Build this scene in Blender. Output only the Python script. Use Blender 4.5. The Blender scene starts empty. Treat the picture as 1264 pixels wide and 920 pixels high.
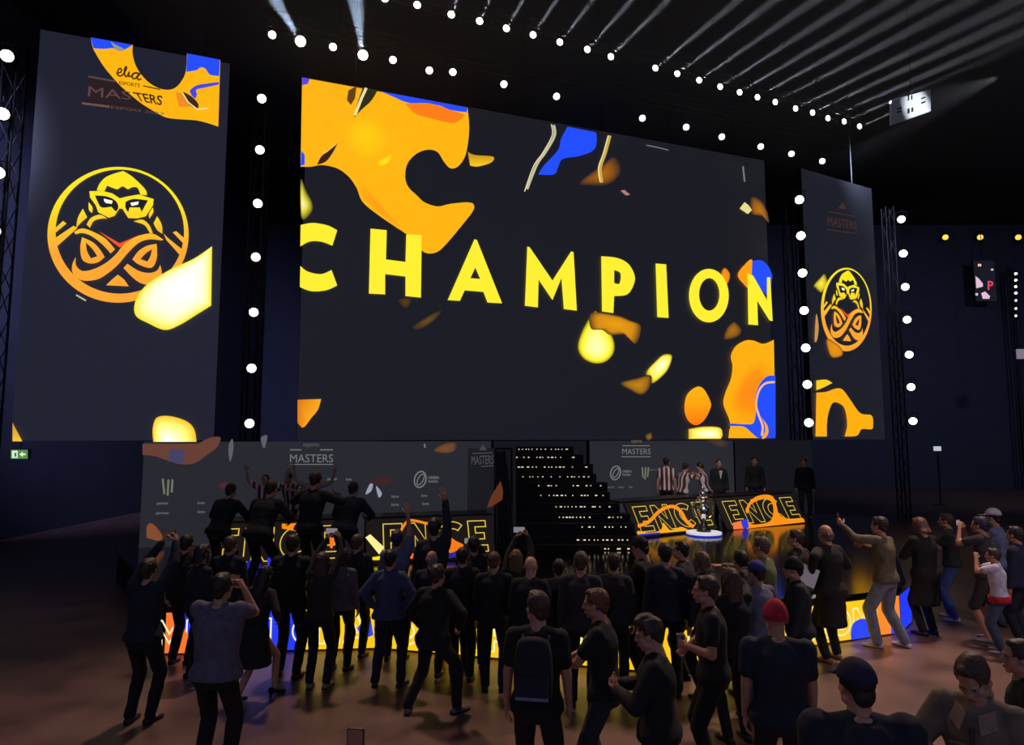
import bpy, bmesh, math, random
import numpy as np
from mathutils import Vector, Matrix
from mathutils.geometry import tessellate_polygon
random.seed(7)
rng = np.random.default_rng(7)
scn = bpy.context.scene
COL = scn.collection
# ------------------------------------------------------------------ camera
H, F, W_, H_ = 3.0, 825.0, 1264, 920
TH = math.atan(80 / F)
cam = bpy.data.cameras.new('camera'); camo = bpy.data.objects.new('camera', cam); COL.objects.link(camo)
camo.location = (0, 0, H); camo.rotation_euler = (math.pi / 2 + TH, 0, 0)
cam.sensor_width = 36; cam.lens = 36 * F / W_; cam.clip_end = 200
scn.camera = camo
scn.view_settings.view_transform = 'Standard'; scn.view_settings.look = 'None'
scn.view_settings.exposure = 0; scn.view_settings.gamma = 1; scn.view_settings.use_curve_mapping = False

def ray(px, py):
    u, v = (px - 632) / F, (460 - py) / F
    return np.array([u, math.cos(TH) - v * math.sin(TH), math.sin(TH) + v * math.cos(TH)])
CAM = np.array([0, 0, H])
def at_z(px, py, z=0.0):
    d = ray(px, py); return CAM + d * ((z - H) / d[2])
def at_y(px, py, Y):
    d = ray(px, py); return CAM + d * (Y / d[1])
class Plane:
    """a real plane in the hall: origin, horizontal axis s, upward axis t"""
    def __init__(self, o, s, t):
        self.o, self.s, self.t = [np.array(q, float) for q in (o, s, t)]
        self.s /= np.linalg.norm(self.s); self.t /= np.linalg.norm(self.t)
        self.n = np.cross(self.s, self.t)
        if self.n @ (CAM - self.o) < 0: self.n = -self.n
    def hit(self, px, py):
        d = ray(px, py); k = ((self.o - CAM) @ self.n) / (d @ self.n); return CAM + d * k
    def st(self, px, py):
        p = self.hit(px, py) - self.o; return p @ self.s, p @ self.t
    def at(self, s, t, off=0.0):
        return self.o + self.s * s + self.t * t + self.n * off
# ------------------------------------------------------------------ materials
def lin(c):
    return tuple(((v / 255) / 12.92 if v / 255 <= .04045 else ((v / 255 + .055) / 1.055) ** 2.4) for v in c)
MATS = {}
def mat(name, rgb, rough=.6, metal=0., noise=.15, scale=20., bump=0., emit=None, estr=1., spec=.5):
    if name in MATS: return MATS[name]
    m = bpy.data.materials.new(name); m.use_nodes = True; nt = m.node_tree; b = nt.nodes['Principled BSDF']
    c = lin(rgb)
    b.inputs['Roughness'].default_value = rough; b.inputs['Metallic'].default_value = metal
    b.inputs['Specular IOR Level'].default_value = spec
    b.inputs['Base Color'].default_value = (*c, 1)
    if noise > 0 or bump > 0:
        tc = nt.nodes.new('ShaderNodeTexCoord'); nz = nt.nodes.new('ShaderNodeTexNoise')
        nz.inputs['Scale'].default_value = scale; nz.inputs['Detail'].default_value = 4
        nt.links.new(tc.outputs['Object'], nz.inputs['Vector'])
        rp = nt.nodes.new('ShaderNodeValToRGB')
        rp.color_ramp.elements[0].position = .3; rp.color_ramp.elements[1].position = .7
        rp.color_ramp.elements[0].color = (*[x * (1 - noise) for x in c], 1)
        rp.color_ramp.elements[1].color = (*[min(1, x * (1 + noise)) for x in c], 1)
        nt.links.new(nz.outputs['Fac'], rp.inputs['Fac']); nt.links.new(rp.outputs['Color'], b.inputs['Base Color'])
        if bump > 0:
            bp = nt.nodes.new('ShaderNodeBump'); bp.inputs['Strength'].default_value = bump; bp.inputs['Distance'].default_value = .02
            nt.links.new(nz.outputs['Fac'], bp.inputs['Height']); nt.links.new(bp.outputs['Normal'], b.inputs['Normal'])
    if emit is not None:
        b.inputs['Emission Color'].default_value = (*lin(emit), 1); b.inputs['Emission Strength'].default_value = estr
    MATS[name] = m; return m
def led_mat():
    m = bpy.data.materials.new('led_picture'); m.use_nodes = True; nt = m.node_tree; b = nt.nodes['Principled BSDF']
    a = nt.nodes.new('ShaderNodeAttribute'); a.attribute_name = 'Col'
    b.inputs['Base Color'].default_value = (.012, .012, .014, 1); b.inputs['Roughness'].default_value = .5
    nt.links.new(a.outputs['Color'], b.inputs['Emission Color']); b.inputs['Emission Strength'].default_value = 1.0
    return m
LED = led_mat()
LEDBG = (27, 28, 36)
M_BLACK = mat('black_metal', (26, 26, 30), .45, .6)
M_ALU = mat('truss_black_paint', (14, 14, 17), .6, .0)
M_WALL = mat('hall_wall_paint', (66, 68, 88), .9, 0, .12, 1.5)
M_CEIL = mat('hall_ceiling_paint', (30, 30, 38), .95, 0, .1, 1)
M_DECK = mat('stage_deck_gloss', (16, 16, 18), .13, 0, .1, 6)
M_SKIRT = mat('stage_skirt', (16, 16, 20), .7)
M_PLASTIC = mat('black_plastic', (18, 18, 21), .35)
M_LAMP = mat('lamp_glow', (255, 250, 240), .3, noise=0, emit=(255, 248, 240), estr=6.)
M_LAMPB = mat('lamp_glow_bright', (255, 250, 235), .3, noise=0, emit=(255, 240, 205), estr=14.)
M_AMBER = mat('lamp_glow_amber', (255, 190, 60), .3, noise=0, emit=(255, 190, 70), estr=1.6)
# ------------------------------------------------------------------ mesh helpers
class MB:
    def __init__(self): self.v, self.f, self.m = [], [], []
    def add(self, v, f, mi=0):
        b = len(self.v); self.v.extend([tuple(map(float, p)) for p in v]); self.f.extend([tuple(b + i for i in q) for q in f]); self.m.extend([mi] * len(f))
    def box(self, lo, hi, mi=0, M=None):
        x0, y0, z0 = lo; x1, y1, z1 = hi
        v = [(x0,y0,z0),(x1,y0,z0),(x1,y1,z0),(x0,y1,z0),(x0,y0,z1),(x1,y0,z1),(x1,y1,z1),(x0,y1,z1)]
        if M is not None: v = [tuple(M @ Vector(p)) for p in v]
        self.add(v, [(0,3,2,1),(4,5,6,7),(0,1,5,4),(1,2,6,5),(2,3,7,6),(3,0,4,7)], mi)
    def slab(self, quad, back, mi=0):
        """quad: 4 points ccw seen from the front; back: vector to the rear face"""
        q = [np.array(p) for p in quad]; v = q + [p + np.array(back) for p in q]
        self.add(v, [(0,1,2,3),(7,6,5,4),(0,4,5,1),(1,5,6,2),(2,6,7,3),(3,7,4,0)], mi)
    def tube(self, p0, p1, r0, r1=None, n=10, caps=True, mi=0):
        r1 = r0 if r1 is None else r1
        p0, p1 = Vector(p0), Vector(p1); d = (p1 - p0)
        if d.length < 1e-6: return
        d.normalize(); a = d.orthogonal().normalized(); b = d.cross(a)
        v = []
        for p, r in ((p0, r0), (p1, r1)):
            for i in range(n):
                t = 2 * math.pi * i / n; v.append(p + (a * math.cos(t) + b * math.sin(t)) * r)
        f = [(i, (i + 1) % n, n + (i + 1) % n, n + i) for i in range(n)]
        if caps: f += [tuple(range(n - 1, -1, -1)), tuple(range(n, 2 * n))]
        self.add(v, f, mi)
    def loft(self, rings, mi=0, caps=True):
        """rings: list of lists of points (same length), closed with caps"""
        n = len(rings[0]); v = [p for r in rings for p in r]; f = []
        for k in range(len(rings) - 1):
            for i in range(n):
                j = (i + 1) % n; f.append((k*n+i, k*n+j, (k+1)*n+j, (k+1)*n+i))
        if caps: f += [tuple(range(n - 1, -1, -1)), tuple((len(rings)-1)*n + i for i in range(n))]
        self.add(v, f, mi)
    def ell(self, c, r, R=None, n=14, m=9, mi=0):
        c = Vector(c); v = []; f = []
        for j in range(m + 1):
            ph = math.pi * j / m
            for i in range(n):
                t = 2 * math.pi * i / n
                p = Vector((r[0]*math.sin(ph)*math.cos(t), r[1]*math.sin(ph)*math.sin(t), -r[2]*math.cos(ph)))
                v.append(c + ((R @ p) if R is not None else p))
        for j in range(m):
            for i in range(n):
                k = (i + 1) % n; f.append((j*n+i, j*n+k, (j+1)*n+k, (j+1)*n+i))
        self.add(v, f, mi)
    def cap(self, p0, p1, r0, r1, n=12):
        """tapered capsule, closed"""
        p0, p1 = Vector(p0), Vector(p1); d = p1 - p0
        if d.length < 1e-5: d = Vector((0, 0, 1e-3))
        d.normalize(); a = d.orthogonal().normalized(); b = d.cross(a); rings = []
        def ring(p, r): return [p + (a*math.cos(2*math.pi*i/n) + b*math.sin(2*math.pi*i/n))*r for i in range(n)]
        for t in (-.98, -.7, -.3): rings.append(ring(p0 + d*r0*t, r0*math.sqrt(1-t*t)))
        for t in (0, .5, 1): rings.append(ring(p0.lerp(p1, t), r0+(r1-r0)*t))
        for t in (.3, .7, .98): rings.append(ring(p1 + d*r1*t, r1*math.sqrt(1-t*t)))
        self.loft(rings)
    def mesh(self, name, mats, smooth=False):
        me = bpy.data.meshes.new(name); me.from_pydata(self.v, [], self.f)
        for m in (mats if isinstance(mats, (list, tuple)) else [mats]): me.materials.append(m)
        if any(self.m): me.polygons.foreach_set('material_index', self.m)
        if smooth: me.polygons.foreach_set('use_smooth', [True] * len(me.polygons))
        me.update(); return me
    def build(self, name, mats, parent=None, smooth=False):
        return link(name, self.mesh(name, mats, smooth), parent)
def link(name, me, parent=None, loc=None):
    o = bpy.data.objects.new(name, me); COL.objects.link(o)
    if parent is not None: o.parent = parent
    if loc is not None: o.location = loc
    return o
def tag(o, label, cat, group=None, kind=None):
    o['label'] = label; o['category'] = cat
    if group: o['group'] = group
    if kind: o['kind'] = kind
    return o
def thing(name, label, cat, loc=(0, 0, 0), group=None):
    o = bpy.data.objects.new(name, None); COL.objects.link(o); o.location = loc; o.empty_display_size = .1
    return tag(o, label, cat, group)
def struct(o): o['kind'] = 'structure'; return o
def lathe(prof, n=24): return [[Vector((math.cos(t)*r, math.sin(t)*r, z)) for t in np.linspace(0, 2*math.pi, n, endpoint=False)] for r, z in prof]
def kids(o): return [c for c in bpy.data.objects if c.parent == o]
def copy_tree(o, parent=None, ch=None):
    c = o.copy(); COL.objects.link(c)
    if parent is not None: c.parent = parent; c.matrix_parent_inverse = o.matrix_parent_inverse
    for k in ch(o): copy_tree(k, c, ch)
    return c
ORD = ['first','second','third','fourth','fifth','sixth','seventh','eighth','ninth','tenth','eleventh','twelfth','thirteenth','fourteenth','fifteenth','sixteenth','seventeenth','eighteenth','nineteenth','twentieth','twenty-first','twenty-second','twenty-third','twenty-fourth']
# ------------------------------------------------------------------ the hall
ZC, YB, XL, XR = 16.0, 40.0, -15.0, 33.0
def floor_mat():
    m = bpy.data.materials.new('arena_floor'); m.use_nodes = True; nt = m.node_tree; b = nt.nodes['Principled BSDF']
    tc = nt.nodes.new('ShaderNodeTexCoord'); n1 = nt.nodes.new('ShaderNodeTexNoise'); n2 = nt.nodes.new('ShaderNodeTexNoise')
    n1.inputs['Scale'].default_value = 1.3; n1.inputs['Detail'].default_value = 5; n2.inputs['Scale'].default_value = 45
    for n in (n1, n2): nt.links.new(tc.outputs['Object'], n.inputs['Vector'])
    r = nt.nodes.new('ShaderNodeValToRGB'); r.color_ramp.elements[0].color = (*lin((96, 72, 66)), 1); r.color_ramp.elements[1].color = (*lin((130, 98, 90)), 1)
    r.color_ramp.elements[0].position = .35; r.color_ramp.elements[1].position = .65
    nt.links.new(n1.outputs['Fac'], r.inputs['Fac']); nt.links.new(r.outputs['Color'], b.inputs['Base Color'])
    q = nt.nodes.new('ShaderNodeMapRange'); q.inputs['To Min'].default_value = .28; q.inputs['To Max'].default_value = .48
    nt.links.new(n1.outputs['Fac'], q.inputs['Value']); nt.links.new(q.outputs['Result'], b.inputs['Roughness'])
    bp = nt.nodes.new('ShaderNodeBump'); bp.inputs['Strength'].default_value = .08; nt.links.new(n2.outputs['Fac'], bp.inputs['Height']); nt.links.new(bp.outputs['Normal'], b.inputs['Normal'])
    return m
b = MB(); b.box((XL, -2, -.2), (XR, YB, 0)); struct(b.build('floor', floor_mat()))
b = MB(); b.box((XL, YB, -.2), (XR, YB + .3, ZC)); struct(b.build('wall_back', M_WALL))
b = MB(); b.box((XL - .3, -2, -.2), (XL, YB + .3, ZC)); struct(b.build('wall_left', M_WALL))
b = MB(); b.box((XR, -2, -.2), (XR + .3, YB + .3, ZC)); struct(b.build('wall_right', M_WALL))
b = MB(); b.box((XL - .3, -2, ZC), (XR + .3, YB + .3, ZC + .1)); struct(b.build('ceiling', M_CEIL))
# ------------------------------------------------------------------ screens
PL_A = at_y(370, 540, 16.0); PL_B = at_y(955, 540, 21.0)
MAIN = Plane([PL_A[0], PL_A[1], 0], [PL_B[0]-PL_A[0], PL_B[1]-PL_A[1], 0], [0, 0, 1])
LOW = Plane(MAIN.o + MAIN.n * .35, MAIN.s, MAIN.t)
pw = MAIN.hit(1003, 540); a30 = math.radians(29)
RIGHT = Plane([pw[0], pw[1], 0], [math.cos(a30), math.sin(a30), 0], [0, 0, 1])
def spline(pts, n=6, closed=True):
    """Catmull-Rom through pts; a point with a third entry is a hard corner"""
    P = [np.array(p[:2], float) for p in pts]; C = [len(p) > 2 for p in pts]; N = len(P); out = []
    rngk = range(N) if closed else range(N - 1)
    for i in rngk:
        p1, p2 = P[i], P[(i+1) % N]
        p0 = p1 if (C[i] or (not closed and i == 0)) else P[i-1]
        p3 = p2 if (C[(i+1) % N] or (not closed and i == N-2)) else P[(i+2) % N]
        if C[i] and C[(i+1) % N]: out.append(tuple(p1)); continue
        for k in range(n):
            t = k / n
            out.append(tuple(.5*((2*p1)+(-p0+p2)*t+(2*p0-5*p1+4*p2-p3)*t*t+(-p0+3*p1-3*p2+p3)*t**3)))
    if not closed: out.append(tuple(P[-1]))
    return out
def stroke(pts, w, closed=False):
    """polyline -> list of quads w wide (mitred)"""
    P = [np.array(p, float) for p in pts]; N = len(P); L = []; R = []
    for i in range(N):
        a = P[i-1] if (closed or i > 0) else None; c = P[(i+1) % N] if (closed or i < N-1) else None
        d1 = (P[i]-a)/max(1e-9, np.linalg.norm(P[i]-a)) if a is not None else None
        d2 = (c-P[i])/max(1e-9, np.linalg.norm(c-P[i])) if c is not None else None
        if d1 is None: d1 = d2
        if d2 is None: d2 = d1
        n1 = np.array([-d1[1], d1[0]]); n2 = np.array([-d2[1], d2[0]]); m = n1+n2; l = np.linalg.norm(m)
        m = n1 if l < .2 else m/l
        k = min(2.2, 1/max(.3, m @ n1)); ww = w[i] if isinstance(w, (list, tuple)) else w
        L.append(P[i]+m*ww/2*k); R.append(P[i]-m*ww/2*k)
    return [[tuple(L[i]), tuple(L[(i+1) % N]), tuple(R[(i+1) % N]), tuple(R[i])] for i in (range(N) if closed else range(N-1))]
def grad(*stops):
    """colour by picture height y: (y, rgb) stops"""
    def f(p):
        y = p[1]
        if y <= stops[0][0]: return stops[0][1]
        for (y0, c0), (y1, c1) in zip(stops, stops[1:]):
            if y <= y1:
                t = (y-y0)/(y1-y0); return tuple(c0[i]+(c1[i]-c0[i])*t for i in range(3))
        return stops[-1][1]
    return f
class Art:
    """flat pictures shown by a screen: coordinates are mapped onto the screen's own plane"""
    def __init__(self, plane, conv=None, origin=(0, 0, 0)):
        self.p, self.k, self.org = plane, 0, np.array(origin, float)
        self.conv = conv or (lambda x, y: plane.st(x, y))
    def make(self, name, parent, polys, col, label=None, gain=1.0):
        """polys: list of polygons, each [outer] or [outer, hole, ...]; col: rgb or function(point)->rgb"""
        self.k += 1; off = .004 + .0015 * self.k; V, Fc, C = [], [], []
        for poly in polys:
            loops = poly if isinstance(poly[0][0], (list, tuple)) else [poly]
            fl = [p for l in loops for p in l]; tris = tessellate_polygon([[Vector((q[0], q[1], 0)) for q in l] for l in loops]); bs = len(V)
            for q in fl:
                V.append(tuple(self.p.at(*self.conv(q[0], q[1]), off) - self.org)); c = lin(col(q) if callable(col) else col); C.append((c[0]*gain, c[1]*gain, c[2]*gain, 1))
            for t in tris:
                q = [np.array(V[bs+i]) for i in t]; nn = np.cross(q[1]-q[0], q[2]-q[0])
                Fc.append(tuple(bs+i for i in (t if nn @ self.p.n > 0 else t[::-1])))
        return self.raw(name, parent, V, Fc, C, label)
    def glow(self, name, parent, pts, cin, cmid, cout, mid=.6, label=None, centre=None, gain=1.0, rings=9):
        """a blurred blob: colour runs from cin at the centre over cmid to cout on the outline"""
        self.k += 1; off = .004 + .0015 * self.k; P = [np.array(p[:2]) for p in pts]; c = np.array(centre) if centre is not None else sum(P)/len(P); V, C, Fc = [], [], []; n = len(P)
        ci, cm, co = lin(cin), lin(cmid), lin(cout)
        for r in range(rings+1):
            t = r/rings
            k = [ci[i]+(cm[i]-ci[i])*(t/mid) for i in range(3)] if t < mid else [cm[i]+(co[i]-cm[i])*((t-mid)/(1-mid)) for i in range(3)]
            for p in P:
                q = c+(p-c)*max(t, .002); V.append(tuple(self.p.at(*self.conv(*q), off)-self.org)); C.append((k[0]*gain, k[1]*gain, k[2]*gain, 1))
        for r in range(rings):
            for i in range(n):
                j = (i+1) % n; Fc.append((r*n+i, r*n+j, (r+1)*n+j, (r+1)*n+i))
        q = [np.array(V[i]) for i in Fc[-1]]
        if np.cross(q[1]-q[0], q[2]-q[1]) @ self.p.n < 0: Fc = [f[::-1] for f in Fc]
        return self.raw(name, parent, V, Fc, C, label)
    def raw(self, name, parent, V, Fc, C, label):
        me = bpy.data.meshes.new(name); me.from_pydata(V, [], Fc); me.materials.append(LED)
        at = me.color_attributes.new('Col', 'FLOAT_COLOR', 'POINT'); at.data.foreach_set('color', np.array(C, np.float32).ravel())
        o = link(name, me, parent)
        if label: o['label'] = label
        return o
def led_panel(name, plane, s0, s1, z0, z1, depth, label, bg=(24, 25, 32), cables=0, rows=6, cols=10):
    """an LED wall: cabinet with a frame edge and a dark lit face made of modules"""
    o = thing(name, label, 'screen', tuple(plane.at((s0+s1)/2, z0)))
    org = np.array(o.location)
    m = MB(); q = [plane.at(s0, z0)-org, plane.at(s1, z0)-org, plane.at(s1, z1)-org, plane.at(s0, z1)-org]
    m.slab(q, -plane.n*depth); m.build('cabinet', M_PLASTIC, o)
    art = Art(plane, lambda s, t: (s, t), org)
    cells = []
    ds, dz = (s1-s0)/cols, (z1-z0)/rows
    for i in range(cols):
        for j in range(rows):
            g = 0.0; x0, x1, y0, y1 = s0+i*ds+g, s0+(i+1)*ds-g, z0+j*dz+g, z0+(j+1)*dz-g
            cells.append([(x0, y0), (x1, y0), (x1, y1), (x0, y1)])
    art.make('display', o, cells, bg)
    if cables:
        for k in range(cables):
            m = MB(); s = s0+(s1-s0)*(k+.5)/cables; p = plane.at(s, z1, -depth/2)-org; e = p.copy(); e[2] = ZC-org[2]-.002; m.tube(p, e, .02, n=6)
            m.build('suspension_cable', M_BLACK, o)
    a = Art(plane, None, org); a.k = 2; return o, a
YEL, ORA, DOR, BLU, WHT = (255, 240, 48), (255, 182, 10), (255, 132, 16), (34, 78, 255), (255, 252, 235)
zt = MAIN.st(373, 95)[1]; zb = 2.93
sL, sR = MAIN.st(366, 540)[0], MAIN.st(956, 540)[0]
main, A = led_panel('led_screen', MAIN, sL, sR, zb, zt, .22, 'huge central stage screen with the big yellow word CHAMPION on it', cables=6, rows=9, cols=16)
# --- picture on the big screen
A.make('paint_splash', main, [spline([(373,96,1),(577,133,1),(579,160),(575,190),(566,205),(556,208),(548,200),(540,188),(528,185),(514,190),(503,202),(500,218),(504,231),(515,242),(524,250),(540,255),(555,252),(575,250),(584,252),(584,260),(572,276),(552,300),(540,311),(528,313),(519,308),(505,292),(470,268),(448,250),(440,232),(430,218),(416,208),(398,204),(384,206),(371,206,1)])],
       ORA, 'large orange paint splash')
A.make('paint_splash', main, [spline([(470,113,1),(577,133,1),(576,139,1),(556,136),(540,130),(520,130),(500,126),(486,120)])], BLU, 'thin blue paint edge')
A.make('paint_splash', main, [spline([(500,128,1),(530,128),(556,136),(574,142,1),(560,152),(530,146),(512,140)])], (255,126,20), 'darker orange fold')
A.glow('paint_splash', main, spline([(430,150),(452,142),(476,156),(480,180),(462,196),(436,190),(424,170)]), (255,206,8), (255,196,8), ORA)
A.glow('paint_splash', main, spline([(440,222),(452,230),(476,258),(500,286),(486,279),(462,260),(446,244)]), (255,156,12), (255,164,12), ORA, .5)
A.glow('paint_splash', main, spline([(466,200),(484,190),(480,202),(468,206)]), (255,226,24), (255,216,16), ORA)
A.make('paint_streak', main, [[(430,112),(440,107),(438,122),(433,130),(428,124)]], (96,60,14))
A.make('paint_streak', main, [spline([(448,108,1),(466,112,1),(458,125),(446,136),(437,146,1),(441,128)])], (44,40,22))
A.make('paint_streak', main, stroke([(452,109),(446,122),(438,143)], 3.5), (235,225,170))
A.make('paint_streak', main, [spline([(391,204,1),(397,193),(407,185),(417,177,1),(410,190),(402,200)])], (58,28,22))
A.make('paint_streak', main, stroke([(393,194),(404,187),(415,178)], 1.6), (250,190,90))
A.make('paint_edge', main, [[(372,186),(376,192),(376,204),(371,205)]], BLU, 'blue sliver')
A.make('paint_edge', main, [[(373,96),(382,98),(380,104),(373,106)]], (86,70,230), 'violet corner')
A.glow('confetti', main, spline([(371,222),(378,236),(386,252),(384,264),(372,270)]), (255,252,200), (226,214,40), LEDBG, .5, centre=(373,252))
A.make('confetti', main, [spline([(577,188,1),(586,192),(608,194),(606,201),(590,206),(580,205,1)])], grad((188,(190,130,20)),(204,(248,200,30))))
# falling foil pieces
A.make('confetti', main, [spline([(700,157,1),(735,164,1),(736,174),(732,186),(715,193),(694,197),(688,208),(683,216),(664,216,1),(670,206),(688,186),(692,172)])], BLU, 'blue foil piece')
A.make('foil_edge', main, stroke(spline([(683,155),(684,168),(673,188),(662,204),(650,234)], 5, False), 3.2), (196,190,160))
A.make('foil_edge', main, stroke(spline([(680,154),(681,168),(669,190),(658,206),(647,237)], 5, False), 1.2), (235,225,180))
A.glow('confetti', main, spline([(742,204),(758,194),(766,212),(752,228),(728,230),(714,226)]), (176,104,14), (140,84,14), LEDBG, .5)
A.make('foil_edge', main, stroke(spline([(752,168),(746,190),(740,208),(742,226)], 5, False), 4.2), (206,170,80))
A.make('foil_edge', main, stroke(spline([(750,168),(744,190),(738,208),(740,225)], 5, False), 1.2), (250,235,170))
A.make('confetti', main, [[(765,236),(770,235),(777,241),(772,242)]], (170,130,110))
A.glow('confetti', main, spline([(926,244),(938,248),(946,262),(948,276),(940,268),(926,264)]), (190,120,16), (150,92,14), LEDBG, .6)
A.make('confetti', main, [[(912,258),(918,250),(923,254),(927,260),(922,265)]], (230,220,140))
A.make('foil_edge', main, stroke([(797,180),(812,183),(824,186)], 1.2), (120,120,120))
A.make('foil_edge', main, stroke([(916,206),(918,225)], 2), (120,118,116))
# word CHAMPION
HY, HYB = YEL, YEL
def L(polys, lab): A.make('letter', main, polys, YEL, lab)
L([spline([(371,278.5,1),(386,276),(404,279),(416,285,1),(410,304,1),(396,299),(382,299),(370.5,305,1)])], 'upper half of the yellow letter C')
L([spline([(370.5,329,1),(380,336),(396,339),(409,334,1),(416,353,1),(402,359),(384,360),(370,355,1)])], 'lower half of the yellow letter C')
L([[(457,283),(477,285),(476,321),(500,324),(501,290),(520,291),(519,368),(500,366),(500,342),(475,339),(475,364),(455,363)]], 'yellow letter H')
L([[[(585,296),(588,297),(619,375),(601,374),(596,361),(573,359),(567,372),(552,371)], [(586,331),(592,345),(580,344)]]], 'yellow letter A')
L([[(650,305),(653,306),(681,347),(704,311),(707,312),(711,384),(695,382),(692,344),(681,371),(664,346),(663,380),(647,378)]], 'yellow letter M')
L([[spline([(741,317,1),(760,319),(774,326),(782,340),(781,352),(773,364),(757,366,1),(756,387,1),(742,385,1)]), spline([(757,334,1),(764,337),(765,344),(763,351),(757,350,1)])]], 'yellow letter P')
L([[(808,326),(821,327),(824,393),(810,392)]], 'yellow letter I')
def ell_pts(cx, cy, rx, ry, n=40, rot=0): return [(cx+rx*math.cos(t)*math.cos(rot)-ry*math.sin(t)*math.sin(rot), cy+rx*math.cos(t)*math.sin(rot)+ry*math.sin(t)*math.cos(rot)) for t in np.linspace(0, 2*math.pi, n, endpoint=False)]
A.glow('confetti', main, spline([(889,336),(894,331),(900,340),(896,352),(889,348)]), (255,150,20), (240,140,20), LEDBG, .8)
L([[ell_pts(873.5,365.5,24.5,33), ell_pts(874,364,12.5,20)[::-1]]], 'yellow letter O')
A.make('paint_splash', main, [spline([(909,340),(918,327),(927,322),(926,350),(924,358),(917,352)])], (255,160,14), 'small orange splash behind the last letter')
A.make('paint_splash', main, [spline([(927,323,1),(938,322),(947,330),(952,342,1),(951,345,1),(949,370,1),(938,358),(926,344,1)])], BLU, 'round blue splash behind the last letter')
L([[(921,338),(928,341),(945,371),(945,343),(949,343),(952,397),(948,396),(933,372),(934,402),(922,401)]], 'yellow letter N')
# lower part
A.glow('confetti', main, spline([(730,388),(736,386),(746,402),(756,420),(756,436),(746,447),(732,449),(718,442),(712,428),(718,408)]), (255,252,190), (255,238,16), (120,110,20), .84, centre=(735,430), gain=1.1)
A.glow('confetti', main, spline([(729,387),(760,390),(776,396),(789,402),(788,416),(782,425),(772,414),(752,414),(742,408),(728,406)]), (236,160,14), (216,140,14), (70,50,22), .7, centre=(758,400))
A.glow('confetti', main, spline([(796,460),(808,446),(818,438),(828,440),(822,458),(806,473),(801,470)]), (255,252,210), (250,232,50), (110,96,30), .8, centre=(816,450), gain=1.1)
A.glow('confetti', main, spline([(764,473),(785,467),(802,464),(800,480),(790,488),(776,482)]), (196,136,20), (160,108,18), LEDBG, .66)
A.glow('confetti', main, spline([(900,400),(906,398),(914,408),(908,417),(892,420),(894,408)]), (176,112,24), (140,90,20), LEDBG, .6)
A.glow('confetti', main, spline([(490,372),(500,368),(508,372),(500,382)]), (90,62,18), (70,50,18), LEDBG, .6)
A.glow('confetti', main, spline([(508,404),(532,388),(545,384),(534,398),(516,408)]), (110,76,20), (80,58,20), LEDBG, .6)
A.make('paint_drop', main, [spline([(858,478),(867,481),(875,496),(875,504),(868,518),(858,525),(848,520),(843,506),(846,488)])], grad((478,(255,184,10)),(500,(255,164,10)),(525,(255,122,10))), 'orange drop')
A.glow('confetti', main, spline([(848,530,1),(866,527),(886,528),(890,536),(888,542,1),(848,542,1)]), (255,252,230), (255,238,90), (220,160,20), .75, centre=(875,537), gain=1.15)
A.make('paint_splash', main, [spline([(953,420,1),(955,541,1),(897,541,1),(899,522),(891,500),(893,486),(900,468),(902,452),(900,440),(906,428),(918,421),(928,421),(940,425)])], (255,176,10), 'tall orange splash at the lower right')
A.glow('paint_splash', main, spline([(908,470),(925,450),(945,446),(950,480),(935,520),(910,520),(898,498)]), (255,138,18), (255,146,16), (255,176,10), .5)
A.make('paint_splash', main, [spline([(955,464,1),(955,541,1),(936,541),(932,540),(926,535),(916,527),(900,526),(900,523),(918,524),(928,522),(931,505),(930,490),(936,474),(945,465)])], BLU, 'blue pool in the orange splash')
A.make('paint_streak', main, stroke(spline([(954,472),(942,474),(934,484),(931,500),(934,512),(939,526),(938,538)], 5, False), 2.6), (255,190,120))
A.make('paint_streak', main, [spline([(898,530,1),(910,528),(918,534),(923,541,1),(897,541,1)])], (255,176,14))
A.make('paint_streak', main, [spline([(934,512),(940,520),(942,532),(938,541),(942,541),(946,534),(944,524)])], (255,170,40))
A.make('confetti', main, [spline([(367,494,1),(396,493,1),(392,506),(384,516),(374,528),(367,522,1)])], lambda p: (255,170,20) if p[0] > 375 else (220,120,20))
# --- left wing
sW0, sW1 = MAIN.st(14, 540)[0], MAIN.st(264, 540)[0]
left, A = led_panel('led_screen', MAIN, sW0, sW1, zb, zt, .22, 'left wing screen with the large round golden emblem', (31, 32, 46), cables=3, rows=9, cols=8)
S2 = lambda x, y: (100+x/7.022, 40+y/7.025)
def conv2(pts): return [(*S2(p[0], p[1]), *p[2:]) for p in pts]
A.make('logo_shadow', left, [conv2([(60,380),(330,430),(450,530),(620,690),(10,630),(20,600),(70,600)])], (40,28,30))
A.make('paint_splash', left, [spline(conv2([(85,45,1),(450,110,1),(448,190),(480,300),(550,400),(640,470),(740,500),(820,480),(880,410),(910,330),(920,185,1),(1207,240,1),(1190,820,1),(1120,795),(1000,765),(860,755),(740,740),(640,690),(520,615),(380,500),(300,420),(200,300),(120,170),(100,120)]))],
       lambda p: (255,182,10), 'orange paint banner at the top')
A.make('paint_splash', left, [spline(conv2([(85,45,1),(450,110,1),(400,140),(340,165),(280,140),(200,145),(108,140,1)]))], BLU, 'blue top edge of the banner')
A.make('paint_splash', left, [spline(conv2([(922,185,1),(1205,240,1),(1198,380,1),(1120,370),(1080,320),(1040,305),(1000,330),(912,345,1)]))], BLU, 'blue corner of the banner')
A.make('paint_splash', left, [spline(conv2([(1195,432,1),(1100,445),(1010,460),(960,490),(945,520),(985,575),(1005,540),(1000,500),(1080,480),(1195,455,1)]))], (70,70,225), 'blue streak of the banner')
A.make('foil_edge', left, [spline(conv2([(260,85),(300,110),(370,145),(350,165),(300,150)]))], (150,150,140))
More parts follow.
